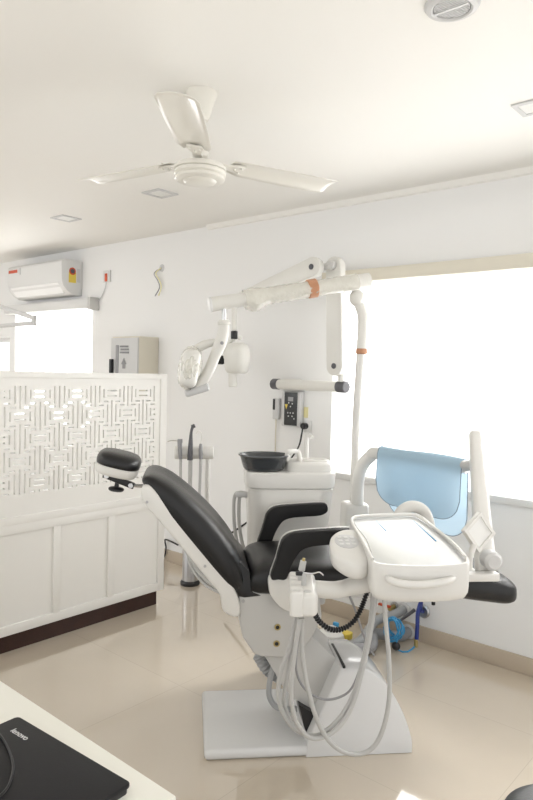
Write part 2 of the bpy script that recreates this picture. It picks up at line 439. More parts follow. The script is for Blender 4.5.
# ------------------------------------------------------------------ behind the screen
# air conditioner
a = ony(8, 272, 3.50); b = ony(62, 258, 3.50); zt = b.z; xb = b.x; xa = a.x
t = thing('air_conditioner', 'white wall-mounted split air conditioner near the ceiling', 'air conditioner', ((xa + xb) / 2, WY, 2.4))
LY = Matrix(((0, 1, 0, 0), (1, 0, 0, 0), (0, 0, 1, 0), (0, 0, 0, 1)))
prof = [(WY - .002, zt), (3.53, zt), (3.505, zt - .012), (3.495, zt - .03), (3.50, zt - .20), (3.515, zt - .25), (3.56, zt - .30), (3.62, zt - .335), (WY - .002, zt - .335)]
obj('housing', G().prism(prof, xa, xb, .006, 2, L=LY), 'alu', t)
obj('air_flap', G().prism([(3.502, zt - .222), (3.498, zt - .226), (3.57, zt - .318), (3.578, zt - .312)], xa + .06, xb - .07, 0, L=LY), 'wall', t)
obj('logo_strip', G().box(xa + .03, xa + .20, 3.491, 3.496, zt - .075, zt - .045), 'red', t, 'red label strip')
obj('grey_label', G().box(xa + .25, xa + .27, 3.491, 3.496, zt - .10, zt - .03), 'palegrey', t)
g = G(); g.box(xb, xb + .002, 3.575, 3.655, zt - .22, zt - .12); obj('energy_label', g, 'yellow', t, 'yellow energy label')
g = G(); g.lathe([(0, 0), (.036, 0), (.036, .003), (0, .003)], (xb, 3.615, zt - .11), (1, 0, 0), 24); obj('energy_badge', g, 'red', t, 'round red badge')
g = G(); g.lathe([(0, 0), (.022, 0), (.022, .002), (0, .002)], (xb + .003, 3.615, zt - .11), (1, 0, 0), 24); obj('badge_centre', g, 'dgrey', t)
g = G(); g.box(xb, xb + .002, 3.665, 3.705, zt - .21, zt - .08); obj('side_label', g, 'palegrey', t)
# wall switch with wire
p = ony(108, 277, WY)
t = thing('wall_switch', 'small white wall switch with a red rocker beside the air conditioner', 'switch', (p.x, WY, p.z))
obj('plate', G().box(p.x - .05, p.x + .05, WY - .02, WY - .001, p.z - .05, p.z + .06, .005), 'alu', t)
obj('rocker', G().box(p.x - .015, p.x + .018, WY - .03, WY - .018, p.z - .045, p.z + .03, .004), 'red', t, 'red rocker')
obj('wire', G().tube([(p.x, WY - .018, p.z - .04), (p.x - .03, WY - .015, p.z - .12), (p.x - .14, WY - .01, p.z - .22), (p.x - .34, WY - .02, p.z - .24)], .005, 6), 'palegrey', t)
# loose wires out of a hole
p = ony(162, 268, WY)
t = thing('loose_wire', 'loose yellow and grey wires hanging from a hole in the wall', 'wire', (p.x, WY, p.z))
obj('hole_plate', G().lathe([(0, 0), (.032, 0), (.030, .006), (0, .006)], (p.x, WY, p.z), (0, -1, 0), 18), 'palegrey', t)
for dx, m_ in ((0, 'paleyellow'), (-.022, 'mgrey')):
    pts = [(p.x, WY - .01, p.z), (p.x - .045 + dx, WY - .03, p.z - .045), (p.x + .005 + dx, WY - .03, p.z - .11), (p.x + .03 + dx, WY - .03, p.z - .17), (p.x - .005 + dx * 2, WY - .03, p.z - .24)]
    obj('wire_strand', G().tube(pts, .0045, 6), m_, t)
# wall cabinet
a = ony(111, 335, 3.50); b = ony(138, 336, 3.50)
zt = b.z
t = thing('wall_cabinet', 'white metal wall cabinet with an arrow sign showing above the screen', 'cabinet', ((a.x + b.x) / 2, WY, 1.3))
obj('body', G().box(a.x, b.x, 3.515, WY - .001, 1.42, zt, .004), 'cassette', t)
d = obj('door', G().box(a.x + .004, b.x - .004, 3.50, 3.517, 1.425, zt - .012, .003), 'palegrey', t)
obj('handle', G().box(a.x + .015, a.x + .045, 3.47, 3.502, 1.55, ony(112, 359, 3.5).z, .006), 'black', d, 'black handle')
obj('vent_strip', G().box(a.x + .075, a.x + .115, 3.496, 3.502, 1.5, ony(118, 345, 3.5).z, .002), 'mgrey', d)
ax_ = a.x + .195; az = ony(126, 359, 3.5).z
g = G(); g.prism([(ax_, az + .01), (ax_ + .04, az - .045), (ax_ + .02, az - .045), (ax_ + .02, az - .085), (ax_ - .02, az - .085), (ax_ - .02, az - .045), (ax_ - .04, az - .045)], 3.495, 3.501)
obj('arrow_mark', g, 'palegrey', d)
obj('arrow_sign', g := G().prism([(ax_, az + .01), (ax_ + .036, az - .045), (ax_ + .018, az - .045), (ax_ + .018, az - .082), (ax_ - .018, az - .082), (ax_ - .018, az - .045), (ax_ - .036, az - .045)], 3.493, 3.4955), 'ink', d, 'grey upward arrow')
g = G()
for r_, (c0, c1) in enumerate([(-.06, .05), (-.05, .055), (-.06, .045)]):
    x = c0
    while x < c1:
        w_ = random.uniform(.012, .02); g.box(ax_ + x, ax_ + x + w_, 3.495, 3.501, az + .10 - r_ * .026, az + .115 - r_ * .026); x += w_ + .006
obj('sign_lettering', g, 'ink', d)
# folded lamp arm of a second unit
j = ony(34, 320, 3.0)
t = thing('lamp_arm', 'folded white double lamp arm at the left edge above the screen', 'lamp arm', (j.x, 3.0, j.z))
a = ony(0, 309.5, 3.0); b = ony(0, 324.5, 3.0)
obj('upper_tube', G().cyl(j + (j - a) * -2.0 + Vector((0, 0, .014 * 3)), j + Vector((0, 0, .016)), .02), 'palegrey', t)
obj('lower_tube', G().cyl(j + (b - j) * 2.0 + Vector((0, 0, .0)), j + Vector((0, 0, -.026)), .019), 'palegrey', t)
obj('elbow', G().cyl(j + Vector((0, 0, -.05)), j + Vector((0, 0, .04)), .022), 'palegrey', t)
e = j + (a - j) * 2.0 + Vector((0, 0, .042))
obj('ceiling_pole', G().cyl((e.x, e.y, e.z - .03), (e.x, e.y, HC), .025), 'palegrey', t)

# ------------------------------------------------------------------ desk and laptop
t = thing('desk', 'white desk corner in the foreground carrying the black laptop', 'desk', (-1.8, .45, 0))
obj('desk_top', G().box(-2.7, -1.012, .05, .918, .712, .75, .004), 'desk', t)
obj('side_panel', G().box(-1.05, -1.03, .08, .89, 0, .712, .002), 'desk', t)
obj('side_panel', G().box(-2.68, -2.66, .08, .89, 0, .712, .002), 'desk', t)
obj('back_panel', G().box(-2.66, -1.05, .86, .88, .25, .712, .002), 'desk', t)
la = onz(18, 716, .772); lb = onz(132, 783, .772)
ex = (lb - la); ex.z = 0; LW = ex.length; ang = math.atan2(ex.y, ex.x)
ML = Matrix.Translation((la.x, la.y, .7505)) @ Matrix.Rotation(ang, 4, 'Z')
t = thing('laptop', 'closed black laptop lying on the white desk', 'laptop', ML.translation, ang)
def rrect(x0, x1, y0, y1, r, n=5):
    o = []
    for cx, cy, a0 in ((x1 - r, y1 - r, 0), (x0 + r, y1 - r, 90), (x0 + r, y0 + r, 180), (x1 - r, y0 + r, 270)):
        for k in range(n + 1): a = R_(a0 + 90 * k / n); o.append((cx + r * math.cos(a), cy + r * math.sin(a)))
    return o
obj('base', G(ML).prism(rrect(.004, LW - .004, -.276, -.003, .012), 0.0, .013, .002, plane='xy'), 'black', t)
lid = obj('lid', G(ML).prism(rrect(0, LW, -.28, 0, .012), .0135, .022, .002, plane='xy'), 'laptop', t)
cu = bpy.data.curves.new('lenovo', 'FONT'); cu.body = 'lenovo'; cu.size = .025; cu.extrude = .0004; cu.align_x = 'LEFT'
tmp = bpy.data.objects.new('tmp', cu); C.objects.link(tmp); bpy.context.view_layer.update()
me = bpy.data.meshes.new_from_object(tmp.evaluated_get(bpy.context.evaluated_depsgraph_get())); bpy.data.objects.remove(tmp)
me.transform(Matrix.Translation((.048, -.052, .0226)) @ Matrix.Scale(.92, 4)); me.materials.append(M['silver'])
lo = bpy.data.objects.new('lettering', me); C.objects.link(lo); lo.parent = lid; MATS['lettering'] = ML
pts = [onz(x, y, .776) for x, y in ((-12, 725), (0, 735), (8, 748), (13, 765), (10, 782), (2, 794), (-12, 803))]
one('cable', G().tube([tuple(p) for p in pts], .0028, 8), 'black', 'thin black cable curving over the laptop lid', 'cable', (pts[3].x, pts[3].y, .776))

# stool whose black seat edge shows bottom right
_a = onz(503, 800, .52); _b = onz(533, 783, .52); _d = (_b - _a).normalized(); sc = (_a + _b) / 2 + Vector((_d.y, -_d.x, 0)) * .158
t = thing('stool', 'black round stool seat at the bottom right corner', 'stool', (sc.x, sc.y, 0))
obj('seat', G().lathe([(0, .46), (.15, .46), (.172, .475), (.178, .50), (.168, .52), (.14, .528), (0, .53)], (sc.x, sc.y, 0), n=48), 'leather', t)
obj('column', G().cyl((sc.x, sc.y, .08), (sc.x, sc.y, .46), .025), 'chrome', t)
for k in range(5):
    a = R_(72 * k + 20); dx, dy = math.cos(a), math.sin(a)
    lg = obj('leg', G().tube([(sc.x, sc.y, .10), (sc.x + dx * .24, sc.y + dy * .24, .075)], [.022, .014], 10, 2), 'chrome', t)
    obj('caster', G().cyl((sc.x + dx * .24 - dy * .012, sc.y + dy * .24 + dx * .012, .028), (sc.x + dx * .24 + dy * .012, sc.y + dy * .24 - dx * .012, .028), .028), 'black', lg)

# ------------------------------------------------------------------ dental chair
chair = cthing('dental_chair', 'reclined dental chair with black leather upholstery and white base', 'dental chair', .45, .27, 0)
def UZ(pts, w): return [(q.x, q.z) for q in (pc(x, y, w) for x, y in pts)]
g = G(MC); g.box(0, .52, 0, .54, 0, .045, .018, 3)
obj('base_plate', g, 'base', chair, 'flat glossy foot plate')
# hump cover over the lift
near = UZ([(306, 757), (412, 751), (411.5, 738), (403, 713), (389, 689), (375, 675), (366, 670.5), (341, 671), (308, 742)], 0)
near[0] = (near[0][0], .002); near[1] = (near[1][0], .002)
def dens(P, n=4):
    o = []
    for i in range(len(P)):
        a, b = P[i], P[(i + 1) % len(P)]
        for k in range(n): o.append((a[0] + (b[0] - a[0]) * k / n, a[1] + (b[1] - a[1]) * k / n))
    return o
top = crv([(*p, 0) for p in near[1:7]], 4); near2 = [near[0]] + [(p.x, p.y) for p in top] + near[7:]
rings = []
for w, kz, ins in ((-.002, .985, .012), (.0, 1, .004), (.012, 1.02, -.0), (.1, 1.04, 0), (.24, 1.04, 0), (.36, .97, .006), (.46, .84, .02), (.52, .70, .04), (.54, .60, .07)):
    r = []
    for (u, z) in near2: 
        cu_ = .68; r.append(Vector((cu_ + (u - cu_) * (1 - ins), w, z * kz)))
    rings.append(r)
g = G(MC); g.loft(rings)
hump = obj('base_cover', g, 'base', chair, 'domed glossy cover', ang=50)
a = pc(351, 654, .08); b = pc(358, 673, .02)
# dark slot across the cover top
zt_ = max(z for u, z in near2)
g = G(MC); g.box(.588, .600, .01, .25, zt_ - .03, zt_ * 1.04 + .002, .002); obj('cover_slot', g, 'black', hump)
g = G(MC); g.prism(UZ([(299, 705), (318, 716), (309, 739), (304, 727)], .06), .06, .2); obj('rubber_bellows', g, 'black', chair, 'black rubber wedge at the foot of the lift')
# lifting link
g = G(MC); g.prism(UZ([(262, 652), (312, 636), (352, 674), (337, 700), (322, 724), (300, 704), (285, 690)], .10), .10, .40, .006)
obj('lift_link', g, 'greywhite', chair)
# underframe with bolts
g = G(MC); g.prism(UZ([(239, 597), (250, 590), (275, 594), (320, 597), (322, 618), (311, 640), (300, 652), (286, 658), (262, 657), (254, 654), (243, 638), (240, 625)], .05), .05, .46, .008, 3)
uf = obj('underframe', g, 'greywhite', chair)
for x, y in ((277.5, 627), (276.5, 643.5)):
    p = pc(x, y, .05); obj('bolt', G(MC).lathe([(0, 0), (.012, 0), (.014, .003), (.014, .006), (.008, .006), (.008, .002), (0, .002)], (p.x, .052, p.z), (0, -1, 0), 18), 'brass', uf)
    obj('bolt_socket', G(MC).cyl((p.x, .05, p.z), (p.x, .0445, p.z), .0085), 'black', uf)
# rubber/pipe below
g = G(MC); g.tube([pc(258, 655, .2), pc(266, 668, .2), pc(276, 676, .2), pc(290, 682, .2)], .026, 12, 8, coil=.08); obj('corrugated_hose', g, 'pipe', chair)
g = G(MC); g.tube([pc(274, 664, .12), pc(270, 680, .12), pc(269, 695, .12), pc(275, 706, .12), pc(285, 709, .12), pc(297, 709, .12)], .0125, 12); obj('drain_hose', g, 'pipe', chair)
# seat cushion: one long slab ending in the leg rest
us = [.175, .19, .225, .30, .45, .62, .80, .98, 1.14, 1.26, 1.35, 1.40, 1.415]
top_ = [.755, .795, .822, .832, .828, .822, .812, .80, .782, .765, .745, .715, .69]
bot_ = [.72, .695, .682, .685, .715, .715, .70, .675, .648, .63, .618, .625, .65]
hw_ = [.20, .222, .232, .235, .235, .235, .235, .235, .235, .232, .22, .185, .13]
def slab(us, tp, bt, hw, wc, n=28, e=4.0):
    rings = []
    for u, a, b, h in zip(us, tp, bt, hw):
        c_, hh = (a + b) / 2, (a - b) / 2; r = []
        for k in range(n):
            an = 2 * math.pi * k / n; cs, sn = math.cos(an), math.sin(an)
            r.append(Vector((u, wc + h * math.copysign(abs(cs) ** (2 / e), cs), c_ + hh * math.copysign(abs(sn) ** (2 / e), sn))))
        rings.append(r)
    return rings
def smooth_list(x, ys, n=5):
    P = crv([(a, b, 0) for a, b in zip(x, ys)], n); return [p.x for p in P], [p.y for p in P]
U2, T2 = smooth_list(us, top_); _, B2 = smooth_list(us, bot_); _, H2 = smooth_list(us, hw_)
g = G(MC); g.loft(slab(U2, T2, B2, H2, .26)); obj('seat_cushion', g, 'leather', chair, ang=70)
g = G(MC); g.prism([(.30, .70), (.95, .675), (1.15, .65), (1.15, .64), (.9, .645), (.6, .66), (.32, .66)], .10, .42, .01); obj('seat_pan', g, 'greywhite', chair)
# backrest: direction up the back
Bt = Vector((.135, .0, .70)); Tp = Vector((-.27, .0, 1.165))
dl = (Tp - Bt); LB = dl.length; dl.normalize(); nr = Vector((dl.z, 0, -dl.x))      # nr points to the sitter
if nr.x < 0: nr = -nr
# cushion sections along t (0 bottom..1 top): base offset, thickness, half width
ts = [-.025, -.012, .03, .10, .22, .40, .58, .74, .88, .97, 1.02, 1.035]
bo = [-.002, -.018, -.028, -.034, -.036, -.036, -.034, -.030, -.025, -.021, -.013, -.002]
tk = [.02, .065, .094, .124, .153, .163, .157, .140, .116, .088, .055, .02]
hb = [.15, .19, .215, .232, .24, .24, .238, .233, .222, .205, .18, .15]
Tt, Bo = smooth_list(ts, bo); _, Tk = smooth_list(ts, tk); _, Hb = smooth_list(ts, hb)
rings = []
for t_, b_, k_, h_ in zip(Tt, Bo, Tk, Hb):
    r = []; n = 36
    for k in range(n):
        an = 2 * math.pi * k / n; cs, sn = math.cos(an), math.sin(an)
        e = 3.4; X = math.copysign(abs(cs) ** (2 / e), cs); Yn = math.copysign(abs(sn) ** (2 / e), sn)
        hh = h_ * (1 - .0 * Yn)
        nn = b_ + k_ * (.5 + .5 * Yn) - (.03 * (1 - abs(X)) ** 1.0 if Yn > 0 else 0) * min(1, k_ / .12) * .55
        p = Bt + dl * (LB * t_) + nr * nn; r.append(Vector((p.x, .26 + hh * X, p.z)))
    rings.append(r)
g = G(MC); g.loft(rings); back = obj('backrest_cushion', g, 'leather', chair, ang=70)
# seam line across the cushion face
sh = [(-.34, -.01), (-.26, -.075), (-.1, -.045), (.05, .0), (.2, .003), (.5, .003), (.8, .005), (1.0, .012), (1.045, .03), (1.045, .052), (.97, .05), (.5, .05), (0, .052), (-.12, .05), (-.2, .045), (-.30, .03)]
def bk(t_, n_): p = Bt + dl * (LB * t_) + nr * n_; return (p.x, p.z)
shell_px = [(141, 490), (144, 504), (160, 523), (183, 550), (205, 577), (217, 591), (221, 599), (224, 613), (239, 618), (240, 604), (234, 588), (224, 566), (205, 545), (183, 523), (160, 497), (148, 486)]
sp = UZ(shell_px, .03)
g = G(MC); g.prism([(p.x, p.y) for p in crv([(*p, 0) for p in sp], 3, True)], .035, .485, .012, 3, ang=40); shell = obj('backrest_shell', g, 'white', chair, 'white shell behind the backrest')
for x, y in ((147, 502), (205, 566)):
    p = pc(x, y, .035); obj('screw', G(MC).cyl((p.x, .037, p.z), (p.x, .030, p.z), .006, 12), 'steel', shell)
g = G(MC); p = pc(243, 601, .05); obj('screw', G(MC).cyl((p.x, .052, p.z), (p.x, .044, p.z), .007, 12), 'steel', uf)
g = G(MC); g.prism(UZ([(228, 572), (240, 562), (250, 572), (252, 592), (262, 596), (245, 598), (239, 597), (236, 590)], .045), .045, .475, .006); obj('lumbar_gusset', g, 'leather', chair)
# head rest
hc = pc(119, 462, .26)
Lh = Matrix.Translation(hc) @ Matrix.Rotation(R_(13), 4, 'Y')
def ring_pad(zs, rx, ry, e=2.6, n=36, cam_=0):
    out = []
    for z, k in zs:
        r = []
        for q in range(n):
            an = 2 * math.pi * q / n; cs, sn = math.cos(an), math.sin(an)
            X = math.copysign(abs(cs) ** (2 / e), cs) * rx * k; Y = math.copysign(abs(sn) ** (2 / e), sn) * ry * k
            r.append(Vector((X, Y, z)))
        out.append(r)
    return out
g = G(MC @ Lh); g.loft(ring_pad([(-.012, .93), (-.010, .98), (.0, 1.0), (.016, 1.0), (.030, .95), (.040, .84), (.046, .6), (.048, .3)], .096, .13, 2.8)); hp = obj('headrest_pad', g, 'leather', chair, ang=70)
g = G(MC @ Lh); g.loft(ring_pad([(-.054, .80), (-.051, .90), (-.038, .97), (-.012, .985)], .096, .13, 2.8)); obj('headrest_shell', g, 'white', chair, ang=60)
a = pc(107, 475.5, .22); b = pc(131, 485, .22)
g = G(MC); g.box(-.015, (b - a).length + .015, -.016, .016, -.013, .013, .004, L=Matrix.Translation(a) @ Matrix.Rotation(math.atan2(a.z - b.z, b.x - a.x), 4, 'Y')); hk = obj('headrest_link', g, 'black', chair)
for q in (a, b): obj('pivot_pin', G(MC).cyl(q + Vector((0, -.022, 0)), q + Vector((0, .02, 0)), .0115, 18), 'chrome', hk)
obj('link_riser', G(MC).cyl(a + Vector((.004, 0, 0)), a + Vector((.02, .01, .05)), .017), 'black', hk)
q = pc(116, 488, .22); obj('knob', G(MC).lathe([(0, 0), (.03, 0), (.034, .004), (.034, .011), (.028, .015), (.01, .018), (.009, .04), (0, .04)], q + Vector((0, 0, -.012)), (.12, 0, 1), 24), 'black', hk, 'black round clamp knob')
g = G(MC); g.tube([b, pc(141, 486, .24), pc(150, 486, .26)], .008, 10, 3); obj('headrest_rod', g, 'chrome', chair)
# armrests
arm = UZ([(285.8, 536.5), (295, 532.5), (320, 530.2), (348, 528.7), (353, 531), (353, 538), (345, 542.5), (328, 544), (312, 545.5), (301.6, 549), (295, 557), (290, 567), (285.8, 578), (278, 578.5), (270.5, 577.5), (276.6, 559), (281, 543)], -.02)
arm_s = [(p.x, p.y) for p in crv([(*p, 0) for p in arm], 3, True)]
cen = (sum(p[0] for p in arm) / len(arm), sum(p[1] for p in arm) / len(arm))
for w0, w1, lab in ((-.035, .03, 'near'), (.50, .565, 'far')):
    br = obj('armrest', G(MC).prism(arm_s, w0 + .03, w1, .008, 2, ang=50), 'white', chair, 'white armrest bracket')
    obj('arm_pad', G(MC).prism(arm_s, w0 - .004, w1 - .016, .009, 3, ang=50), 'armpad', br, 'black moulded arm pad')
    s = w0 + .02
    sup = UZ([(269, 579), (273, 576), (286, 577), (300, 574), (305, 585), (305, 612), (285, 611), (272, 598), (269, 588)], -.02)
    obj('arm_support', G(MC).prism([(p.x, p.y) for p in crv([(*p, 0) for p in sup], 3, True)], s, s + .035 if w0 < 0 else s + .02, .008, 2, ang=50), 'white', br)

# ------------------------------------------------------------------ cuspidor unit
cus = cthing('cuspidor_unit', 'white cuspidor pedestal with a dark glass spittoon bowl behind the chair', 'cuspidor', .45, .80, 0)
def body_ring(z, u0, u1, w0, w1, e=5, n=40):
    r = []
    for k in range(n):
        an = 2 * math.pi * k / n; cs, sn = math.cos(an), math.sin(an)
        r.append(Vector(((u0 + u1) / 2 + (u1 - u0) / 2 * math.copysign(abs(cs) ** (2 / e), cs), (w0 + w1) / 2 + (w1 - w0) / 2 * math.copysign(abs(sn) ** (2 / e), sn), z)))
    return r
zT = pc(290, 472.5, .62).z
uA = pc(244.5, 480, .72).x; uB = pc(333.5, 480, .72).x
w0, w1 = .60, .88
g = G(MC); g.loft([body_ring(z, uA + a, uB - b, w0 + c_, w1) for z, a, b, c_ in ((.0, .20, .14, .10), (.02, .19, .13, .095), (.42, .19, .13, .09), (.46, .13, .11, .06), (.50, .05, .08, .035), (.62, .035, .06, .03), (zT - .19, .018, .02, .012), (zT - .095, .012, .012, .008), (zT - .088, .018, .018, .014), (zT - .08, .004, .004, .002), (zT - .012, 0, 0, 0), (zT - .003, .006, .006, .006), (zT, .018, .018, .018))])
obj('body', g, 'white', cus, ang=45)
uM = pc(284, 470, .72).x
g = G(MC); g.loft([body_ring(z, uM + a, uB - .015 - a, w0 + .02 + a, w1 - .01 - a, 3.5) for z, a in ((zT - .01, 0), (zT + .035, .002), (zT + .045, .01), (zT + .048, .03))])
deck = obj('raised_deck', g, 'white', cus, ang=50)
uc = (uM + uB) / 2 + .02
obj('cup_ring', G(MC @ Matrix.Translation((uc, .74, zT + .046)) @ Matrix.Diagonal((1.35, 1, 1, 1))).lathe([(.050, 0), (.066, 0), (.066, .006), (.060, .009), (.052, .006), (.050, 0)], (0, 0, 0), n=36), 'white', deck)
bc = pc(264, 466, .70)
prof = [(0, .0), (.085, 0), (.103, .004), (.112, .016), (.122, .05), (.128, .066), (.137, .072), (.136, .078), (.128, .077), (.118, .066), (.112, .05), (.10, .022), (.08, .012), (0, .01)]
obj('spittoon_bowl', G(MC @ Matrix.Translation((bc.x, .70, zT + .001)) @ Matrix.Diagonal((1.0, .82, 1.08, 1))).lathe([(r, h) for r, h in prof], (0, 0, 0), n=48), 'bowl', cus, 'dark smoked glass bowl')
p0 = pc(287, 464, .66); p1 = pc(287.5, 451.5, .66); p2 = pc(299, 451.5, .70); p3 = pc(300.5, 465, .70)
g = G(MC); g.tube([p0 + Vector((0, 0, .02)), p1 + Vector((0, 0, -.012)), p1 + Vector((.012, 0, 0)), p2 + Vector((-.012, 0, 0)), p2 + Vector((0, 0, -.012)), p3], .0125, 12, 5); obj('flush_spout', g, 'white', cus)
q0 = pc(306.5, 468, .80); q1 = pc(306.5, 438, .80)
g = G(MC); g.tube([q0, q1, q1 + Vector((.012, -.01, .014)), q1 + Vector((.025, -.03, .004))], [.013, .012, .011, .012], 12, 5); obj('cup_filler', g, 'white', cus)
# suction hose hooks at its side
for i, (dx, m_) in enumerate(((0, 'hose'), (5, 'hose'))):
    g = G(MC); g.tube([pc(246 + dx * .2, 494 + dx * .6, .72), pc(240 + dx * .6, 492.5 + dx * .4, .72), pc(234.5 + dx, 497 + dx * .3, .72), pc(234 + dx, 520, .72), pc(237 + dx, 542, .72), pc(243 + dx, 560, .72), pc(246 + dx, 575, .75)], .0095, 10)
    obj('suction_hose', g, m_, cus)
g = G(MC); g.box(pc(235, 495, .72).x, uA + .03, .70, .75, pc(240, 497, .72).z, pc(240, 493, .72).z + .006, .008, 3); obj('hose_hook', g, 'palegrey', cus)
obj('side_bracket', G(MC).box(.40, .60, .44, .66, .50, .60, .015), 'greywhite', cus)
# post box on the right
bx0 = pc(343, 510, .80).x; bx1 = pc(367, 510, .80).x; bzt = pc(355, 504, .76).z
obj('post_housing', G(MC).box(bx0, bx1, .74, .88, .55, bzt, .02, 3), 'white', cus)
obj('housing_bracket', G(MC).box(uB - .08, bx0 + .02, .76, .84, .58, .68, .01), 'greywhite', cus)

# ------------------------------------------------------------------ operating light
W_ = .81
pb = pc(355, 500, W_); pt_ = pc(361, 300, W_)
pu = (pb.x + pt_.x) / 2
ol = cthing('operating_light', 'white operating light on a long overhead arm wrapped in plastic film', 'dental lamp', pb.x, W_, bzt)
ptop = pc(361, 300, W_)
g = G(MC); g.tube([(pb.x, W_ + .02, bzt - .002), (pc(357, 420, W_).x, W_ + .01, pc(357, 420, W_).z), (pc(361, 352, W_).x, W_, pc(361, 352, W_).z)], .0235, 16, 4); obj('pole', g, 'white', ol)
m1 = pc(361.5, 352, W_); m2 = pc(363, 318, W_); m3 = pc(358.5, 303, W_); m4 = pc(356, 290, W_)
g = G(MC); g.tube([m1, m2, m3, m4], [.028, .030, .027, .024], 16, 5); obj('upper_pole', g, 'yarm', ol)
d_ = (m2 - m1).normalized(); obj('tape_band', G(MC).cyl(m1 - d_ * .012, m1 + d_ * .02, .031, 20), 'tape', ol, 'brown tape band')
obj('pole_joint', G(MC).ball(pc(357, 298, W_), .042, (1, 1, 1.1)), 'yarm', ol)
aR = pc(369, 280, W_); aL = pc(211, 304.5, .70)
da = (aR - aL).normalized()
g = G(MC); g.tube([aL, aL + (aR - aL) * .2, aL + (aR - aL) * .6, aR], [.038, .036, .037, .040], 20, 4); oarm = obj('overhead_arm', g, 'yarm', ol)
rings = []; n = 22
for i in range(40):
    f = .20 + .72 * i / 39; c_ = aL + (aR - aL) * f; e1 = da.cross(Vector((0, 0, 1))).normalized(); e2 = e1.cross(da)
    rr = .043 + .012 * math.exp(-((f - .25) / .05) ** 2)
    rings.append([c_ + (e1 * math.cos(2 * math.pi * k / n) + e2 * math.sin(2 * math.pi * k / n)) * (rr + random.uniform(-.003, .004) + (.018 * math.exp(-((f - .27) / .05) ** 2) if math.sin(2 * math.pi * k / n) < -.5 else 0)) for k in range(n)])
g = G(MC); g.loft(rings, cap=False); obj('plastic_wrap', g, 'wrap', oarm, 'crinkled clear plastic wrap')
c_ = pc(312, 288.5, .775); obj('tape_band', G(MC).cyl(c_ - da * .030, c_ + da * .030, .0505, 24), 'tape', oarm, 'brown tape band round the arm')
obj('end_cap', G(MC).cyl(aL - da * .012, aL + da * .004, .040, 24), 'alu', oarm)
WL = .70
obj('swivel_pin', G(MC).cyl(pc(224, 308, WL), pc(224, 323, WL), .0115), 'chrome', ol)
g = G(MC); g.tube([pc(224, 320, WL), pc(223.5, 332, WL), pc(220, 344, WL), pc(215, 356, WL), pc(209.5, 369, WL), pc(203, 380, WL), pc(196, 387, WL)], [.027, .030, .033, .028, .028, .028, .022], 16, 5); yoke = obj('lamp_yoke', g, 'yarm', ol)
obj('yoke_collar', G(MC).cyl(pc(224, 321, WL), pc(224, 325, WL), .033), 'yarm', yoke)
obj('yoke_screw', G(MC).cyl(pc(222, 343, WL - .03), pc(222, 343, WL - .042), .009), 'mgrey', yoke)
g = G(MC); g.tube([pc(215, 342, WL + .02), pc(204, 345, WL + .03), pc(190, 353, WL + .03)], [.018, .024, .02], 14, 4); obj('upper_grip', g, 'yarm', yoke)
g = G(MC); g.cyl(pc(185, 394, WL - .01), pc(209, 386.5, WL - .01), .021, 18, .4); obj('lower_grip', g, 'palegrey', yoke)
h0 = pc(190, 368, WL)
g = G(MC @ Matrix.Translation(h0) @ Matrix.Rotation(R_(8), 4, 'Y')); g.box(-.045, .045, -.13, .13, -.10, .095, .035, 4); head = obj('lamp_head', g, 'yarm', ol)
g = G(MC @ Matrix.Translation(h0) @ Matrix.Rotation(R_(8), 4, 'Y'))
t2 = bmesh.new(); bmesh.ops.create_icosphere(t2, subdivisions=4, radius=1)
for v in t2.verts:
    k = 1 + random.uniform(-.045, .06); c3 = v.co.copy(); m_ = max(abs(c3.x), abs(c3.y), abs(c3.z)); v.co = Vector((c3.x * .062, c3.y * .15, c3.z * .118)) * (k * (.75 + .35 / (m_ + .4) * 1.0) * .95)
g._merge(t2); obj('head_wrap', g, 'wrap', head, 'crinkled plastic bag over the lamp head')

# ------------------------------------------------------------------ x-ray unit on the window wall
WW = WY - .02
bl = ony(276, 384, 3.60); brr = ony(343, 387, 3.50)
xr = thing('xray_unit', 'white wall-mounted dental x-ray with jointed arm and tube head', 'x-ray machine', (bl.x + .15, WW, bl.z))
obj('wall_bracket', G().box(bl.x + .06, bl.x + .16, 3.60, WW - .001, bl.z - .04, bl.z + .04, .01), 'yarm', xr)
db = (brr - bl).normalized()
bar = obj('wall_bar', G().cyl(bl, brr, .035, 24), 'yarm', xr)
obj('end_cap', G().cyl(bl - db * .03, bl + db * .04, .038, 24), 'dgrey', bar, 'black end cap')
obj('end_cap', G().cyl(brr - db * .045, brr + db * .03, .038, 24), 'dgrey', bar, 'black end cap')
p0 = ony(342, 382, 3.50); p1 = ony(340, 372, 3.47)
obj('swivel_post', G().cyl((p0.x, 3.49, p0.z), (p0.x, 3.49, p0.z + .10), .022), 'yarm', xr)
def flatarm(a, b, ra, rb, y0, y1):
    """stadium-shaped arm in the x-z plane"""
    d = Vector((b.x - a.x, b.z - a.z)); th_ = math.atan2(d.y, d.x); o = []
    for k in range(13): t_ = th_ + math.pi / 2 + math.pi * k / 12; o.append((a.x + ra * math.cos(t_), a.z + ra * math.sin(t_)))
    for k in range(13): t_ = th_ - math.pi / 2 + math.pi * k / 12; o.append((b.x + rb * math.cos(t_), b.z + rb * math.sin(t_)))
    return G().prism(o, y0, y1, .01, 3, ang=50)
va = ony(336.5, 366, 3.46); vb = ony(335.5, 266, 3.46)
lowarm = obj('lower_arm', flatarm(va, vb, .062, .058, 3.43, 3.49), 'yarm', xr)
for q in (va, vb): obj('pivot_cap', G().cyl((q.x, 3.425, q.z), (q.x, 3.432, q.z), .018), 'dgrey', lowarm)
sa = ony(317, 268, 3.40); sb = ony(240, 298, 3.34)
uparm = obj('upper_arm', flatarm(sa, sb, .064, .044, 3.34, 3.395), 'yarm', xr)
obj('pivot_cap', G().cyl((sa.x, 3.333, sa.z), (sa.x, 3.342, sa.z), .018), 'dgrey', uparm)
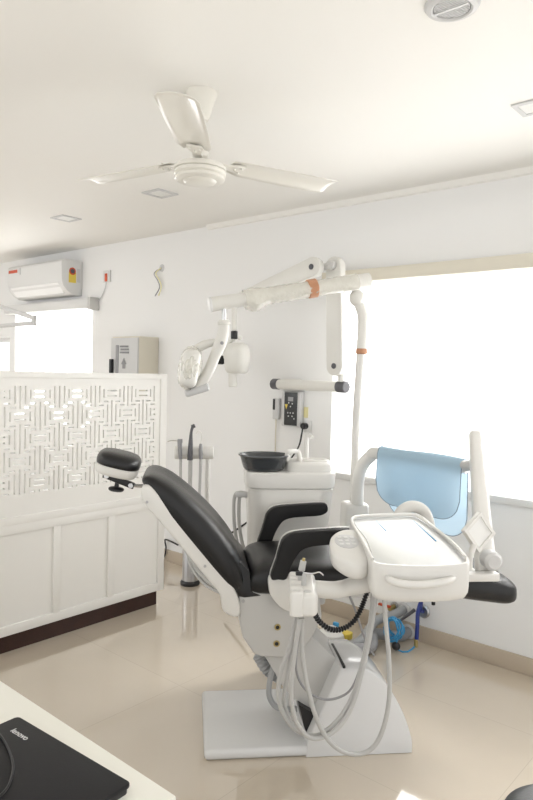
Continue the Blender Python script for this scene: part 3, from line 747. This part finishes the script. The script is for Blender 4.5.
obj('elbow_link', G().cyl((sa.x + .03, 3.41, sa.z), (vb.x, 3.41, vb.z), .022), 'greywhite', xr)
obj('elbow_link', G().cyl((vb.x, 3.39, vb.z), (vb.x, 3.44, vb.z), .030), 'greywhite', xr)
obj('elbow_link', G().cyl((sa.x, 3.39, sa.z), (sa.x, 3.43, sa.z), .030), 'greywhite', xr)
YH = 3.36
r0 = ony(234, 302, YH); r1 = ony(234.2, 331, YH); r2 = ony(234.2, 339, YH)
obj('drop_rod', G().cyl(r0, r1, .018), 'yarm', xr)
obj('collar', G().cyl(r1, r2, .024), 'black', xr, 'black collar')
hb0 = ony(237, 358.5, YH)
sx = (ony(249, 358, YH).x - ony(225, 358, YH).x) / 2 * .80
rings = []
for z, k, e in ((-.105, .55, 2.5), (-.102, .72, 3), (-.085, .90, 3), (-.03, .98, 3.4), (.03, 1.0, 3.4), (.075, .93, 3), (.10, .75, 3), (.108, .5, 2.5)):
    r = []
    for q in range(32):
        an = 2 * math.pi * q / 32; cs, sn = math.cos(an), math.sin(an)
        r.append(Vector((hb0.x + sx * k * math.copysign(abs(cs) ** (2 / e), cs), YH + .065 * k * math.copysign(abs(sn) ** (2 / e), sn), hb0.z + z)))
    rings.append(r)
g = G(); g.loft(rings); th = obj('tube_head', g, 'yarm', xr, ang=60)
g = G(); g.tube([r2 + Vector((0, .0, -.0)), (hb0.x - .06, YH, hb0.z + .125), (hb0.x - sx - .02, YH, hb0.z + .06), (hb0.x - sx - .02, YH, hb0.z)], .014, 10); obj('head_yoke', g, 'yarm', xr)
c0 = ony(233.5, 373, YH); c1 = ony(233.8, 387, YH)
obj('cone', G().cyl((c0.x, YH - .01, c0.z + .02), (c1.x, YH - .01, c1.z), .03), 'yarm', th)
k0 = ony(220.5, 360, YH); obj('knob', G().cyl((k0.x - .022, YH, k0.z), (k0.x + .022, YH, k0.z), .032), 'black', th, 'black side knob')
p = ony(241, 339, YH); obj('dial', G().cyl((p.x, YH - .01, p.z - .006), (p.x, YH - .01, p.z + .02), .016), 'yarm', th)
# control box
a = ony(282, 391, 3.66); b = ony(299.5, 427.5, 3.66)
cb = thing('control_box', 'white x-ray control box with a dark keypad on the wall', 'control box', ((a.x + b.x) / 2, WW, b.z))
obj('housing', G().box(a.x, b.x, 3.66, WW - .001, b.z, a.z, .006), 'palegrey', cb)
a2 = ony(285, 392, 3.66); b2 = ony(296.7, 426, 3.66)
pan = obj('keypad', G().box(a2.x, b2.x, 3.656, 3.661, b2.z, a2.z, .001), 'screen', cb, 'dark grey keypad')
w_ = b2.x - a2.x; h_ = a2.z - b2.z
for fx, fz in ((.36, .32), (.64, .34), (.5, .43), (.3, .62), (.5, .62), (.72, .62), (.35, .72), (.65, .72), (.8, .79)): obj('button', G().cyl((a2.x + w_ * fx, 3.6565, a2.z - h_ * fz), (a2.x + w_ * fx, 3.6535, a2.z - h_ * fz), .0055, 12), 'palegrey', pan)
obj('display', G().box(a2.x + w_ * .3, a2.x + w_ * .7, 3.6535, 3.6565, a2.z - h_ * .27, a2.z - h_ * .14), 'mgrey', pan)
xx, zz = a2.x + w_ * .17, a2.z - h_ * .44
obj('warning_mark', G().prism([(xx - .013, zz + .018), (xx + .013, zz + .018), (xx, zz - .018)], 3.6535, 3.6565), 'yellow', pan, 'yellow warning triangle')
a = ony(272.5, 398, 3.68); b = ony(278.5, 419.5, 3.68)
rm = thing('exposure_switch', 'slim white hand switch hanging left of the control box', 'hand switch', (a.x, WW, b.z))
obj('body', G().box(a.x, b.x, 3.68, WW - .001, b.z, a.z, .008, 3), 'palegrey', rm)
obj('button_pad', G().box(a.x + .006, a.x + .026, 3.676, 3.682, a.z - .085, a.z - .006, .003), 'black', rm)
obj('cord', G().tube([((a.x + b.x) / 2, 3.69, b.z + .01), ((a.x + b.x) / 2 - .005, 3.695, b.z - .2), ((a.x + b.x) / 2, 3.695, b.z - .6)], .005, 6), 'cassette', rm)
p = ony(305.5, 426, 3.69)
sk = thing('wall_socket', 'white wall socket with a black plug above the cuspidor', 'socket', (p.x, WW, p.z))
obj('plate', G().box(p.x - .02, p.x + .045, 3.695, WW - .001, p.z - .045, p.z + .04, .004), 'alu', sk)
pg = obj('plug', G().cyl((p.x + .0, 3.70, p.z), (p.x, 3.655, p.z), .022), 'black', sk, 'black plug')
obj('power_cord', G().tube([(p.x, 3.66, p.z), (p.x + .0, 3.65, p.z - .05), (p.x - .02, 3.64, p.z - .15), (p.x - .10, 3.63, p.z - .28), (p.x - .16, 3.63, p.z - .5)], .006, 8), 'black', pg)
p = ony(305.5, 412, 3.70)
one('wall_label', G().box(p.x - .018, p.x + .018, WW - .004, WW - .0005, p.z - .04, p.z + .035), 'paleyellow', 'small pale yellow sticker on the wall above the socket', 'sticker', (p.x, WW, p.z))

# ------------------------------------------------------------------ assistant instrument stand
WA = 1.02
ah = cthing('instrument_stand', 'white bar on a slim pole holding three suction instruments', 'instrument stand', pc(208, 500, WA).x, WA, 0)
a = pc(174.5, 452.5, WA); b = pc(213.5, 452.5, WA)
obj('holder_bar', G(MC).cyl(a, b, .037, 24, .12), 'white', ah)
pp = pc(208, 460, WA)
obj('pole', G(MC).cyl((pp.x, WA + .02, .62), (pp.x, WA + .02, pp.z + .03), .0135), 'white', ah)
obj('swing_arm', G(MC).tube([(pp.x, WA + .02, .63), (.12, .96, .63), (.28, .86, .63)], .016, 10, 3), 'greywhite', ah)
inst = [((179.7, 440), (180.5, 459), (180.7, 490), 'thin-necked syringe, leftmost on the white holder bar', .010), ((191, 426), (190.5, 455), (189.8, 492), 'tall dark suction handpiece in the middle of the holder bar', .015), ((200.7, 444), (200.8, 459), (199.6, 495), 'grey suction handpiece, rightmost on the white holder bar', .011)]
for i, (c1, c2, c3, lab, r) in enumerate(inst):
    p1, p2, p3 = pc(*c1, WA - .035), pc(*c2, WA - .045), pc(*c3, WA - .04)
    t = thing('suction_handpiece' if i else 'air_syringe', lab, 'handpiece', MC @ p2, TH, 'instruments on the white holder bar')
    if i == 1:
        obj('grip', G(MC).tube([pc(193, 426, WA - .03), pc(191.3, 432, WA - .035), pc(190.5, 445, WA - .05), pc(190, 460, WA - .05)], [.009, .008, .013, .016], 12, 4), 'dgrey', t)
        obj('tip', G(MC).cyl(pc(191.5, 427, WA - .03), pc(195, 425.5, WA - .03), .011), 'dgrey', t)
    elif i == 0:
        obj('grip', G(MC).tube([p1, pc(180, 450, WA - .045), p2], [.014, .012, .010], 12, 4), 'mgrey', t)
        obj('head', G(MC).cyl(pc(177.5, 441, WA - .035), pc(182.5, 441, WA - .035), .012), 'mgrey', t)
        obj('tip', G(MC).tube([pc(179, 441, WA - .035), pc(172, 440.5, WA - .035), pc(167.5, 441.5, WA - .035)], .003, 8, 4), 'chrome', t)
    else:
        obj('grip', G(MC).tube([p1, pc(200.7, 450, WA - .045), p2], [.008, .012, .011], 12, 4), 'mgrey', t)
        obj('tip', G(MC).tube([p1, pc(201.5, 434, WA - .035), pc(198.5, 431, WA - .035), pc(196, 434, WA - .035)], .003, 8, 4), 'white', t)
    ends = [[(181, 520), (187, 552), (193, 570), (206, 585), (224, 594), (241, 600)], [(188, 520), (189, 550), (196, 568), (208, 581), (225, 591), (241, 597)], [(198, 530), (203, 560), (210, 575), (222, 585), (241, 594)]][i]
    obj('hose', G(MC).tube([p2, p3] + [pc(x, y, .92 - .12 * k) for k, (x, y) in enumerate(ends)], r * .78, 10, 6), 'hose', t)
# steel canister on the floor
p = onz(190, 584, 0)
t = thing('steel_canister', 'narrow steel canister with a black foot behind the screen edge', 'canister', (p.x, p.y, 0))
obj('body', G().lathe([(0, .03), (.062, .03), (.062, .40), (.055, .415), (0, .42)], (p.x, p.y, 0)), 'steel', t)
obj('foot_ring', G().lathe([(0, 0), (.074, 0), (.076, .02), (.066, .035), (0, .035)], (p.x, p.y, 0)), 'black', t, 'black foot ring')
# cable near the screen edge
a = ony(163, 538, WY - .05)
one('power_cable', G().tube([tuple(ony(*q, 3.70)) for q in ((178, 545), (170, 541), (165, 540), (166, 548), (164, 557), (158, 560))], .007, 8), 'black', 'thin black cable hanging on the wall past the screen edge', 'cable', (a.x, 3.7, a.z), 0, 'black cables on the wall')
one('power_cable', G().tube([tuple(ony(*q, 3.703)) for q in ((226, 536), (236, 530), (246, 523), (252, 518))], .007, 8), 'black', 'short black cable on the wall left of the cuspidor', 'cable', tuple(ony(240, 528, 3.703)), 0, 'black cables on the wall')

# ------------------------------------------------------------------ delivery unit
du = cthing('delivery_unit', 'white dental delivery tray on a curved arm with hanging hoses', 'dental delivery unit', pc(358, 500, .76).x, .80, bzt)
WT = .80
g = G(MC)
TA = pc(378, 453, .70); TB = pc(467, 467, .35)
g.tube([(pc(357.5, 500, .77).x, .77, bzt - .004), pc(358, 482, .77), pc(362, 466, .765), pc(371, 456, .74), TA, TA + (TB - TA) * .5, TB], .0335, 20, 6); obj('support_tube', g, 'white', du)
AT = pc(474.5, 432, .33); AB = pc(486, 572, -.02); 
g = G(MC)
dA = (AB - AT).normalized(); e1 = dA.cross(Vector((1, 0, 0))).normalized(); 
sec = []
for f, hwid, hth in ((-.01, .012, .010), (.0, .024, .02), (.02, .030, .026), (.3, .034, .03), (.7, .040, .036), (1.0, .044, .04)):
    c_ = AT + (AB - AT) * f; r = []
    for k in range(20):
        an = 2 * math.pi * k / 20; cs, sn = math.cos(an), math.sin(an)
        r.append(c_ + Vector((1, 0, 0)) * hwid * math.copysign(abs(cs) ** .6, cs) + e1 * hth * math.copysign(abs(sn) ** .6, sn))
    sec.append(r)
g.loft(sec); obj('spring_arm', g, 'white', du, ang=50)
g = G(MC); q = AT + (AB - AT) * .25; g.cyl(TB + Vector((-.02, .02, 0)), (TB + (q - TB) * .9), .028); obj('arm_joint', g, 'greywhite', du)
# tray
kt = .175; zf = .99; wf = -.5
nT = Vector((0, -kt, 1))
def ptray(x, y, dz=0.0):
    d = RC @ ray(x, y); P0 = Vector((0, wf, zf + dz)); return EC + d * ((P0 - EC).dot(nT) / d.dot(nT))
rim = [(350, 519), (353, 516.2), (360, 514.8), (385, 513.6), (411, 513), (421, 515.5), (436, 527), (453, 541), (467, 555), (469.5, 560), (466, 564), (440, 566.5), (410, 566.5), (385, 565), (374, 562.5), (370, 557), (361, 538), (352, 525)]
R0 = crv([ptray(*p) for p in rim], 4, True)
cT = sum(R0, Vector()) / len(R0)
def tring(inset, dz, bulge=0):
    out = []
    for p in R0:
        d = Vector((p.x - cT.x, p.y - cT.y, 0)); L_ = d.length; q = p - d * (inset / L_); q = Vector((q.x, q.y, q.z + dz)); q.z -= kt * (d.y * inset / L_) * 0
        out.append(q)
    return out
def flatz(r, dz): return r
g = G(MC)
g.loft([tring(.03, -.135), tring(.012, -.128), tring(.002, -.11), tring(0, -.09), tring(-.001, -.02), tring(.0, -.004), tring(.004, .002), tring(.012, .002), tring(.016, -.006), tring(.02, -.008)])
tray = obj('tray', g, 'white', du, ang=50)
g = G(MC); g.loft([tring(.021, -.0075), tring(.021, -.005)]); M['trayglass'] = mat('tray_glass', (.70, .72, .72), .06, coat=.5); obj('glass_insert', g, 'trayglass', tray, 'reflective glass insert')
g = G(MC)
pts = [ptray(*p) for p in rim]
g.tube([ptray(372, 560, .004) + Vector((.004, .008, 0)), ptray(362, 540, .006), ptray(352, 522, .006), ptray(357, 517, .006), ptray(385, 515.5, .006), ptray(411, 515, .006), ptray(420, 518, .006), ptray(436, 529, .006), ptray(453, 543, .006), ptray(465, 557, .004)], .006, 10, 5); obj('rail', g, 'white', tray)
# pale blue stripes on the insert
for q0, q1 in (((374, 519), (386, 531)), ((410, 518), (436, 541)),):
    a, b = ptray(*q0, -.004), ptray(*q1, -.004); g = G(MC); g.tube([a, b], .0022, 6, 1); obj('stripe', g, 'blue', tray)
# handle on the front
hs = [pc(x, y, w) for x, y, w in ((387, 576, -.505), (390, 580, -.535), (400, 583.5, -.55), (415, 585, -.555), (435, 583.5, -.55), (450, 580, -.535), (456, 575.5, -.49))]
g = G(MC); g.tube(hs, [.008, .0125, .014, .014, .014, .0125, .008], 12, 6); obj('handle', g, 'white', tray, 'curved grip bar')
# control lobe
lc = pc(349, 548, -.30)
g = G(MC); rings = []
rl = [(329.5, 545), (331, 537), (338, 531.5), (347, 529.5), (357, 531), (364, 537), (370, 546), (371, 556), (366, 564), (355, 565), (343, 560), (333, 553)]
zL = 1.0; kL = .34; nL = Vector((0, -kL, 1)); PL = Vector((0, -.34, zL))
def ppod(x, y):
    d = RC @ ray(x, y); return EC + d * ((PL - EC).dot(nL) / d.dot(nL))
LR = crv([ppod(x, y) for x, y in rl], 4, True); cL = sum(LR, Vector()) / len(LR)
def lring(k, dz): return [cL + (p - cL) * k + Vector((0, 0, dz)) for p in LR]
g.loft([lring(.45, -.075), lring(.75, -.07), lring(.92, -.056), lring(.985, -.035), lring(1.0, -.012), lring(.98, -.002), lring(.93, 0.003), lring(.8, .005)])
lobe = obj('control_pod', g, 'white', du, ang=60)
kc = ppod(346.5, 542.5)
TLT = Matrix.Translation(kc) @ Matrix.Rotation(math.atan(kL), 4, 'X')
g = G(MC @ TLT @ Matrix.Diagonal((1.0, 1.0, 1, 1))); g.lathe([(0, .003), (.046, .003), (.046, .006), (.042, .0075), (0, .0075)], (0, 0, 0), n=40); kp = obj('keypad', g, 'palegrey', lobe, 'oval grey keypad')
for i in range(3):
    for j_ in range(3):
        g = G(MC @ TLT); g.box((i - 1) * .024 - .008, (i - 1) * .024 + .008, (j_ - 1) * .022 - .006, (j_ - 1) * .022 + .006, .007, .0095, .001); obj('button', g, 'alu', kp)
# instrument holder block with notches
HZ = .90
hu0 = pcz(291, 600, HZ).x + .006; hu1 = pcz(317, 600, HZ).x + .016; hw0 = -.545; hw1 = -.285
arm_pts = [Vector(((hu0 + hu1) / 2 + .02, -.36, .862)), pc(330, 590, -.36), pc(345, 588, -.34), pc(360, 584, -.33), pc(380, 578, -.3)]
g = G(MC); g.tube(arm_pts, [.030, .032, .031, .036, .045], 18, 6); obj('holder_arm', g, 'white', du)
N = 5; st_ = (hw1 - hw0) / N
MH = Matrix.Translation((hu0, hw0, 0)) @ Matrix.Rotation(R_(-8), 4, 'Z') @ Matrix.Translation((-hu0, -hw0, 0))
g = G(MC @ MH); g.prism(rrect(hu0 + .030, hu1, hw0 + .006, hw1, .024), HZ - .082, HZ - .002, .016, 4, ang=40, plane='xy')
for k in range(N):
    ya = hw0 + k * st_ + .005; yb = ya + st_ * .70
    ex_ = .012 if k == 0 else .006
    g.prism([(hu0, ya + .008), (hu0 + .008, ya), (hu0 + .045, ya), (hu0 + .045, yb), (hu0 + .008, yb), (hu0, yb - .008)], HZ - .070 - ex_, HZ + .003, .009, 3, ang=40, plane='xy')
hold = obj('instrument_holder', g, 'white', du, 'white notched instrument holder')
g = G(MC @ MH); g.cyl(((hu0 + hu1) / 2 + .012, hw0 + .04, HZ - .003), ((hu0 + hu1) / 2 + .012, hw0 + .04, HZ), .014); obj('empty_socket', g, 'greywhite', hold)
# hoses
def hose(pxs, ws, r=.0085, m_='hose', name='hose'):
    K = len(pxs) - 1; pts = []
    for i, (x, y) in enumerate(pxs):
        f = i / K * (len(ws) - 1); k = min(int(f), len(ws) - 2); w = ws[k] * (1 - (f - k)) + ws[k + 1] * (f - k)
        p = pc(x, y, w); p.z = max(p.z, r + .003); pts.append(p)
    return obj(name, G(MC).tube(pts, r, 10, 7), m_, du)
hose([(296, 615), (290, 645), (280, 675), (279, 700), (287, 720), (300, 732), (318, 735), (338, 720), (353, 695), (362, 665), (369, 630), (374, 593)], [-.45, -.42, -.35])
hose([(300, 618), (295, 650), (291, 690), (295, 718), (306, 735), (320, 738), (338, 728), (352, 706), (362, 672), (371, 630), (376, 593)], [-.50, -.44, -.36])
hose([(302, 618), (302, 650), (307, 685), (318, 722), (333, 745), (352, 754), (370, 750), (382, 732), (389, 700), (389, 660), (386, 625), (384, 595)], [-.48, -.42, -.42])
hose([(298, 612), (298, 640), (296, 668), (304, 688), (322, 699), (340, 697), (353, 686), (364, 655), (370, 622), (372, 593)], [-.40, -.36, -.33], .0045, 'mgrey')
hose([(297, 615), (294, 640), (288, 672), (284, 700), (291, 722), (303, 733)], [-.44, -.40], .0075)
hose([(350, 597), (356, 612), (364, 636), (374, 655)], [-.1, .1], .005, 'mgrey', 'cable')
pts = [pc(x, y, -.2 + .02 * i) for i, (x, y) in enumerate(((314, 612), (319, 621), (330, 629), (342, 629), (353, 622), (360, 611), (364, 601), (368, 590)))]
obj('coiled_cord', G(MC).tube(pts, .0095, 10, 9, coil=.28), 'black', du, 'black coiled cord')
# right-hand bracket, knob, film viewer
a = ptray(455, 560, -.05)
g = G(MC); q0 = pc(440, 574, -.12); q1 = pc(497, 574, -.06)
g.box(q0.x, q1.x - .01, -.11, -.055, q1.z - .018, q1.z + .016, .006); obj('tray_bracket', g, 'white', du)
q = pc(491, 560, -.07); g = G(MC); g.cyl(q + Vector((0, -.035, .0)), q + Vector((0, .04, 0)), .040, 24, .3); obj('brake_knob', g, 'palegrey', du, 'pale grey rounded brake knob')
q = pc(470, 558, -.12); obj('hinge_stem', G(MC).tube([q + Vector((0, 0, -.05)), q, pc(474, 545, -.10)], .013, 10, 3), 'white', du)
vc = pc(478.5, 532, -.08)
Lv = Matrix.Translation(vc) @ Matrix.Rotation(R_(18), 4, 'Z') @ Matrix.Rotation(R_(-8), 4, 'X') @ Matrix.Rotation(R_(-37), 4, 'Y')
g = G(MC @ Lv); panel_holes(g, -.060, .060, -.060, .060, [(-.046, .046, -.046, .046)], -.012, -.004, lambda A, B, T: (A, T, B)); g.box(-.060, .060, -.004, .014, -.060, .060, .002)
vw = obj('film_viewer', g, 'white', du, 'square tilted film viewer')
g = G(MC @ Lv); g.box(-.046, .046, -.0062, -.004, -.046, .046); obj('viewer_screen', g, 'lens', vw)
q = pc(433.5, 600, -.45); g = G(MC); g.cyl(q + Vector((0, 0, -.004)), q + Vector((0, 0, .035)), .012); nb = obj('brake_button', g, 'palegrey', du); obj('button_tip', G(MC).cyl(q + Vector((0, 0, -.018)), q + Vector((0, 0, -.003)), .007), 'black', nb)
# rounded knuckle seen under the drape
q = pc(412, 526, .30)
g = G(MC); g.tube([pc(396, 533, .22), pc(400, 514, .22), pc(412, 506.5, .22), pc(425, 513, .22), pc(431, 535, .22)], .028, 16, 6); obj('arched_guard', g, 'white', du)
g = G(MC); g.tube([pc(396, 533, .22), pc(402, 540, .1), pc(412, 545, -.05), pc(415, 552, -.2)], .026, 12, 4); obj('guard_base', g, 'white', du)
obj('guard_base', G(MC).tube([pc(431, 533, .22), pc(470, 572, .05), pc(486, 576, -.04)], .022, 12, 4), 'white', du)
# instruments in the holder
p0 = Vector(((hu0 + hu1) / 2 + .010, hw1 - .10, HZ - .01)); tp = pc(304, 558, p0.y)
t = thing('polishing_handpiece', 'short grey handpiece with a brass tip standing in the notched holder', 'handpiece', MC @ Vector(p0), TH)
dv = (tp - p0); 
obj('grip', G(MC).tube([p0, p0 + dv * .45, p0 + dv * .5, p0 + dv * .88], [.009, .008, .0125, .0115], 14, 3), 'hose', t)
obj('tip', G(MC).cyl(p0 + dv * .87, p0 + dv * 1.0, .0055), 'brass', t)
p0 = Vector(((hu0 + hu1) / 2 + .016, hw1 - .16, HZ - .02)); tp = pc(304, 573, p0.y)
t = thing('air_syringe', 'slim air-water syringe with a bent metal nozzle in the notched holder', 'syringe', MC @ Vector(p0), TH)
obj('grip', G(MC).tube([p0, (p0 + tp) / 2, tp], [.009, .0095, .011], 14, 3), 'hose', t)
obj('nozzle', G(MC).tube([tp, tp + Vector((.03, 0, -.003)), tp + Vector((.055, 0, .002)), tp + Vector((.07, 0, -.009))], [.0035, .003, .0025, .0025], 8, 5), 'chrome', t)
obj('trigger', G(MC).box(tp.x - .03, tp.x - .004, tp.y - .008, tp.y + .008, tp.z - .008, tp.z + .006, .003), 'black', t)

# ------------------------------------------------------------------ blue drape over the tube
dT = (TB - TA).normalized(); side = dT.cross(Vector((0, 0, 1))).normalized()
if side.y > 0: side = -side              # towards the camera
A0 = pc(379, 453, .70); LT = (TB - TA).length * .985
grid = []; NU, NV = 36, 40
def lens_(s_, L_, rad):
    d = min(s_, 1 - s_) * LT
    return L_ - (rad - math.sqrt(max(rad * rad - (rad - min(d, rad)) ** 2, 0)))
edge = []
for i in range(NU + 1):
    s_ = i / NU; c_ = TA + dT * (.02 + LT * s_ * .95); row = []
    lf = lens_(s_, .245 + .03 * s_, .11); lb = lens_(s_, .32 + .07 * s_, .12)
    sag = -.0 
    for j in range(NV + 1):
        v = j / NV
        if v < .42:
            d = (1 - v / .42) * lf; off = .041 + .015 * (d / .3) + .004 * math.sin(s_ * 9 + d * 8) * (d / .3)
            p = c_ + side * off + Vector((0, 0, -d))
        elif v < .56:
            a_ = math.pi * (v - .42) / .14; p = c_ + side * .041 * math.cos(a_) + Vector((0, 0, .041 * math.sin(a_) - .003 * math.sin(s_ * 7)))
        else:
            d = (v - .56) / .44 * lb; off = .041 + .02 * (d / .3) + .006 * math.sin(s_ * 8 + 1 + d * 5) * (d / .3)
            p = c_ - side * off + Vector((0, 0, -d))
        row.append(p)
    grid.append(row)
dr = cthing('blue_drape', 'light blue cloth hanging over the curved white support tube', 'cloth', ((TA + TB) / 2).x, ((TA + TB) / 2).y, TA.z)
g = G(MC); g.sheet(grid); cl = obj('cloth', g, 'cloth', dr, ang=180)
loop = [r[0] for r in grid] + grid[-1][1:] + [r[-1] for r in reversed(grid[:-1])] + list(reversed(grid[0][1:-1]))
g = G(MC); g.tube(loop, .0022, 6, 0, closed=True); obj('hem', g, 'hem', dr, 'thin dark hem')

# ------------------------------------------------------------------ floor things by the wall
p = onz(331, 641, 0)
t = thing('foot_control', 'white round foot control with a yellow pedal on the floor', 'foot control', (p.x, p.y, 0))
obj('base', G().lathe([(0, 0), (.095, 0), (.10, .01), (.096, .02), (0, .022)], (p.x, p.y, 0)), 'mgrey', t)
obj('dome', G().lathe([(0, .022), (.085, .022), (.088, .035), (.08, .055), (.05, .068), (0, .07)], (p.x, p.y, 0)), 'white', t)
obj('cap', G().lathe([(0, .068), (.045, .068), (.045, .08), (.03, .088), (0, .09)], (p.x, p.y, 0)), 'palegrey', t)
q = onz(344, 633, .05); obj('pedal', G().prism(rrect(q.x - .05, q.x + .05, q.y - .035, q.y + .035, .02), .02, .06, .006, plane='xy'), 'yellow', t, 'yellow pedal')
q = onz(336, 623, .09); obj('pedal_clip', G().box(q.x - .018, q.x + .018, q.y - .012, q.y + .012, .02, .095, .006), 'blue', t, 'blue clip')
YW = WW
def flange(p, r): return G().lathe([(0, 0), (r, 0), (r, .008), (r * .8, .016), (0, .016)], (p.x, YW - .001, p.z), (0, -1, 0), 24)
p = ony(404.5, 609, YW)
t = thing('drain_pipe', 'upper grey waste pipe slanting down from the wall', 'pipe', (p.x, YW, p.z), 0, 'waste pipes by the window wall')
e = onz(356, 644, .05)
obj('pipe', G().tube([(p.x, YW - .005, p.z), (p.x - .01, YW - .09, p.z - .01), (p.x - .09, YW - .2, p.z - .05), (e.x, e.y, e.z), (e.x - .12, e.y - .22, .03)], .027, 14, 6), 'pipe', t)
obj('wall_flange', flange(p, .045), 'palegrey', t)
p = ony(409, 631, YW)
t = thing('drain_pipe', 'lower thick dark grey waste hose lying along the floor', 'pipe', (p.x, YW, p.z), 0, 'waste pipes by the window wall')
e = onz(368, 648, .04)
obj('pipe', G().tube([(p.x, YW - .005, p.z), (p.x - .02, YW - .10, p.z - .01), (p.x - .12, YW - .22, .05), (e.x, e.y, .04), (e.x - .18, e.y - .22, .04)], .034, 14, 6), 'mgrey', t)
obj('wall_flange', flange(p, .055), 'palegrey', t)
p = ony(395, 606, YW)
t = thing('water_valve', 'small brass water valve with a red lever on the wall', 'valve', (p.x, YW, p.z))
obj('body', G().cyl((p.x, YW - .001, p.z), (p.x, YW - .07, p.z), .016), 'brass', t)
obj('wall_flange', flange(p, .028), 'steel', t)
obj('lever', G().box(p.x - .075, p.x + .01, YW - .085, YW - .065, p.z + .008, p.z + .022, .003), 'red', t, 'red lever')
obj('blue_line', G().tube([(p.x, YW - .06, p.z - .01), (p.x - .01, YW - .08, p.z - .06), (p.x + .0, YW - .13, p.z - .11)], .007, 8), 'blue', t)
c_ = ony(394.5, 630, YW - .22)
t = thing('blue_tubing_coil', 'coil of thin bright blue tubing hanging by the pipes', 'tubing', tuple(c_))
pts = []
for i in range(110):
    a = i * .34; rr = .048 + .008 * math.sin(i * .9); pts.append((c_.x + rr * math.cos(a), c_.y + .03 * math.sin(i * .21) - .01, c_.z + .01 + rr * 1.25 * math.sin(a)))
q0 = ony(398, 650, YW - .24); q1 = ony(408, 653, YW - .22); q2 = ony(415, 646, YW - .14)
pts += [(q0.x, q0.y, max(q0.z, .012)), (q1.x, q1.y, .012), tuple(q2)]
obj('tubing', G().tube(pts, .0052, 6, 2), 'blue', t)
q = ony(396, 647, YW - .25); obj('connector', G().ball((q.x, q.y, max(q.z, .035)), .026), 'black', t)
p = ony(424, 611, YW)
t = thing('water_inlet', 'dark blue braided hose looping down from a wall flange', 'hose', (p.x, YW, p.z))
obj('wall_flange', flange(p, .042), 'steel', t)
s0 = ony(421, 602, YW - .06)
obj('hose', G().tube([(p.x, YW - .01, p.z), (p.x, YW - .05, p.z + .02), tuple(s0), tuple(ony(418, 612, YW - .10)), tuple(ony(417.3, 626, YW - .12)), tuple(ony(416.5, 640, YW - .13))], .0125, 12), 'navy', t)
e = ony(416, 642, YW - .14); obj('fitting', G().cyl((e.x, e.y, e.z - .03), (e.x, e.y, e.z + .015), .012), 'brass', t)
a = ony(414.5, 610, YW - .03); b = ony(397, 623, YW - .16)
one('probe_rod', G().tube([tuple(a), tuple(b)], [.012, .006], 8, 6), 'dgrey', 'thin dark rod slanting from the wall above the blue coil', 'rod', tuple(a))

# ------------------------------------------------------------------ light
wd = bpy.data.worlds.new('world'); bpy.context.scene.world = wd; wd.use_nodes = True
bg = wd.node_tree.nodes['Background']; bg.inputs[0].default_value = (1.0, .995, .985, 1); bg.inputs[1].default_value = 1.3
def area(name, loc, rot, sx, sy, power, col=(1, 1, 1)):
    l = bpy.data.lights.new(name, 'AREA'); l.shape = 'RECTANGLE'; l.size = sx; l.size_y = sy; l.energy = power; l.color = col
    o = bpy.data.objects.new(name, l); C.objects.link(o); o.location = loc; o.rotation_euler = rot; return o
area('window_daylight', (-.85, WY + .75, 1.6), (R_(-90), 0, 0), 4.0, 1.7, 160, (1, .99, .97))
area('window_daylight', (-6.2, WY + .75, 1.7), (R_(-90), 0, 0), 1.8, 1.5, 130, (1, .99, .97))
sl = bpy.data.lights.new('sun', 'SUN'); sl.energy = 5.5; sl.angle = R_(14); sl.color = (1, .985, .96)
so = bpy.data.objects.new('sun', sl); C.objects.link(so); so.rotation_euler = Vector((-.22, -1, -1.16)).to_track_quat('-Z', 'Y').to_euler()
area('ceiling_fill', (-6.0, .2, 2.72), (R_(20), 0, 0), 3.2, 1.6, 60, (.97, .985, 1))
area('rear_fill', (-2.5, -1.6, 2.2), (R_(62), 0, R_(10)), 3.0, 1.6, 8, (1, .99, .97))  # added fill lamp behind the camera, stands for no actual fixture
vs = bpy.context.scene.view_settings; vs.view_transform = 'Standard'; vs.look = 'None'; vs.exposure = -0.06; vs.gamma = 1.0
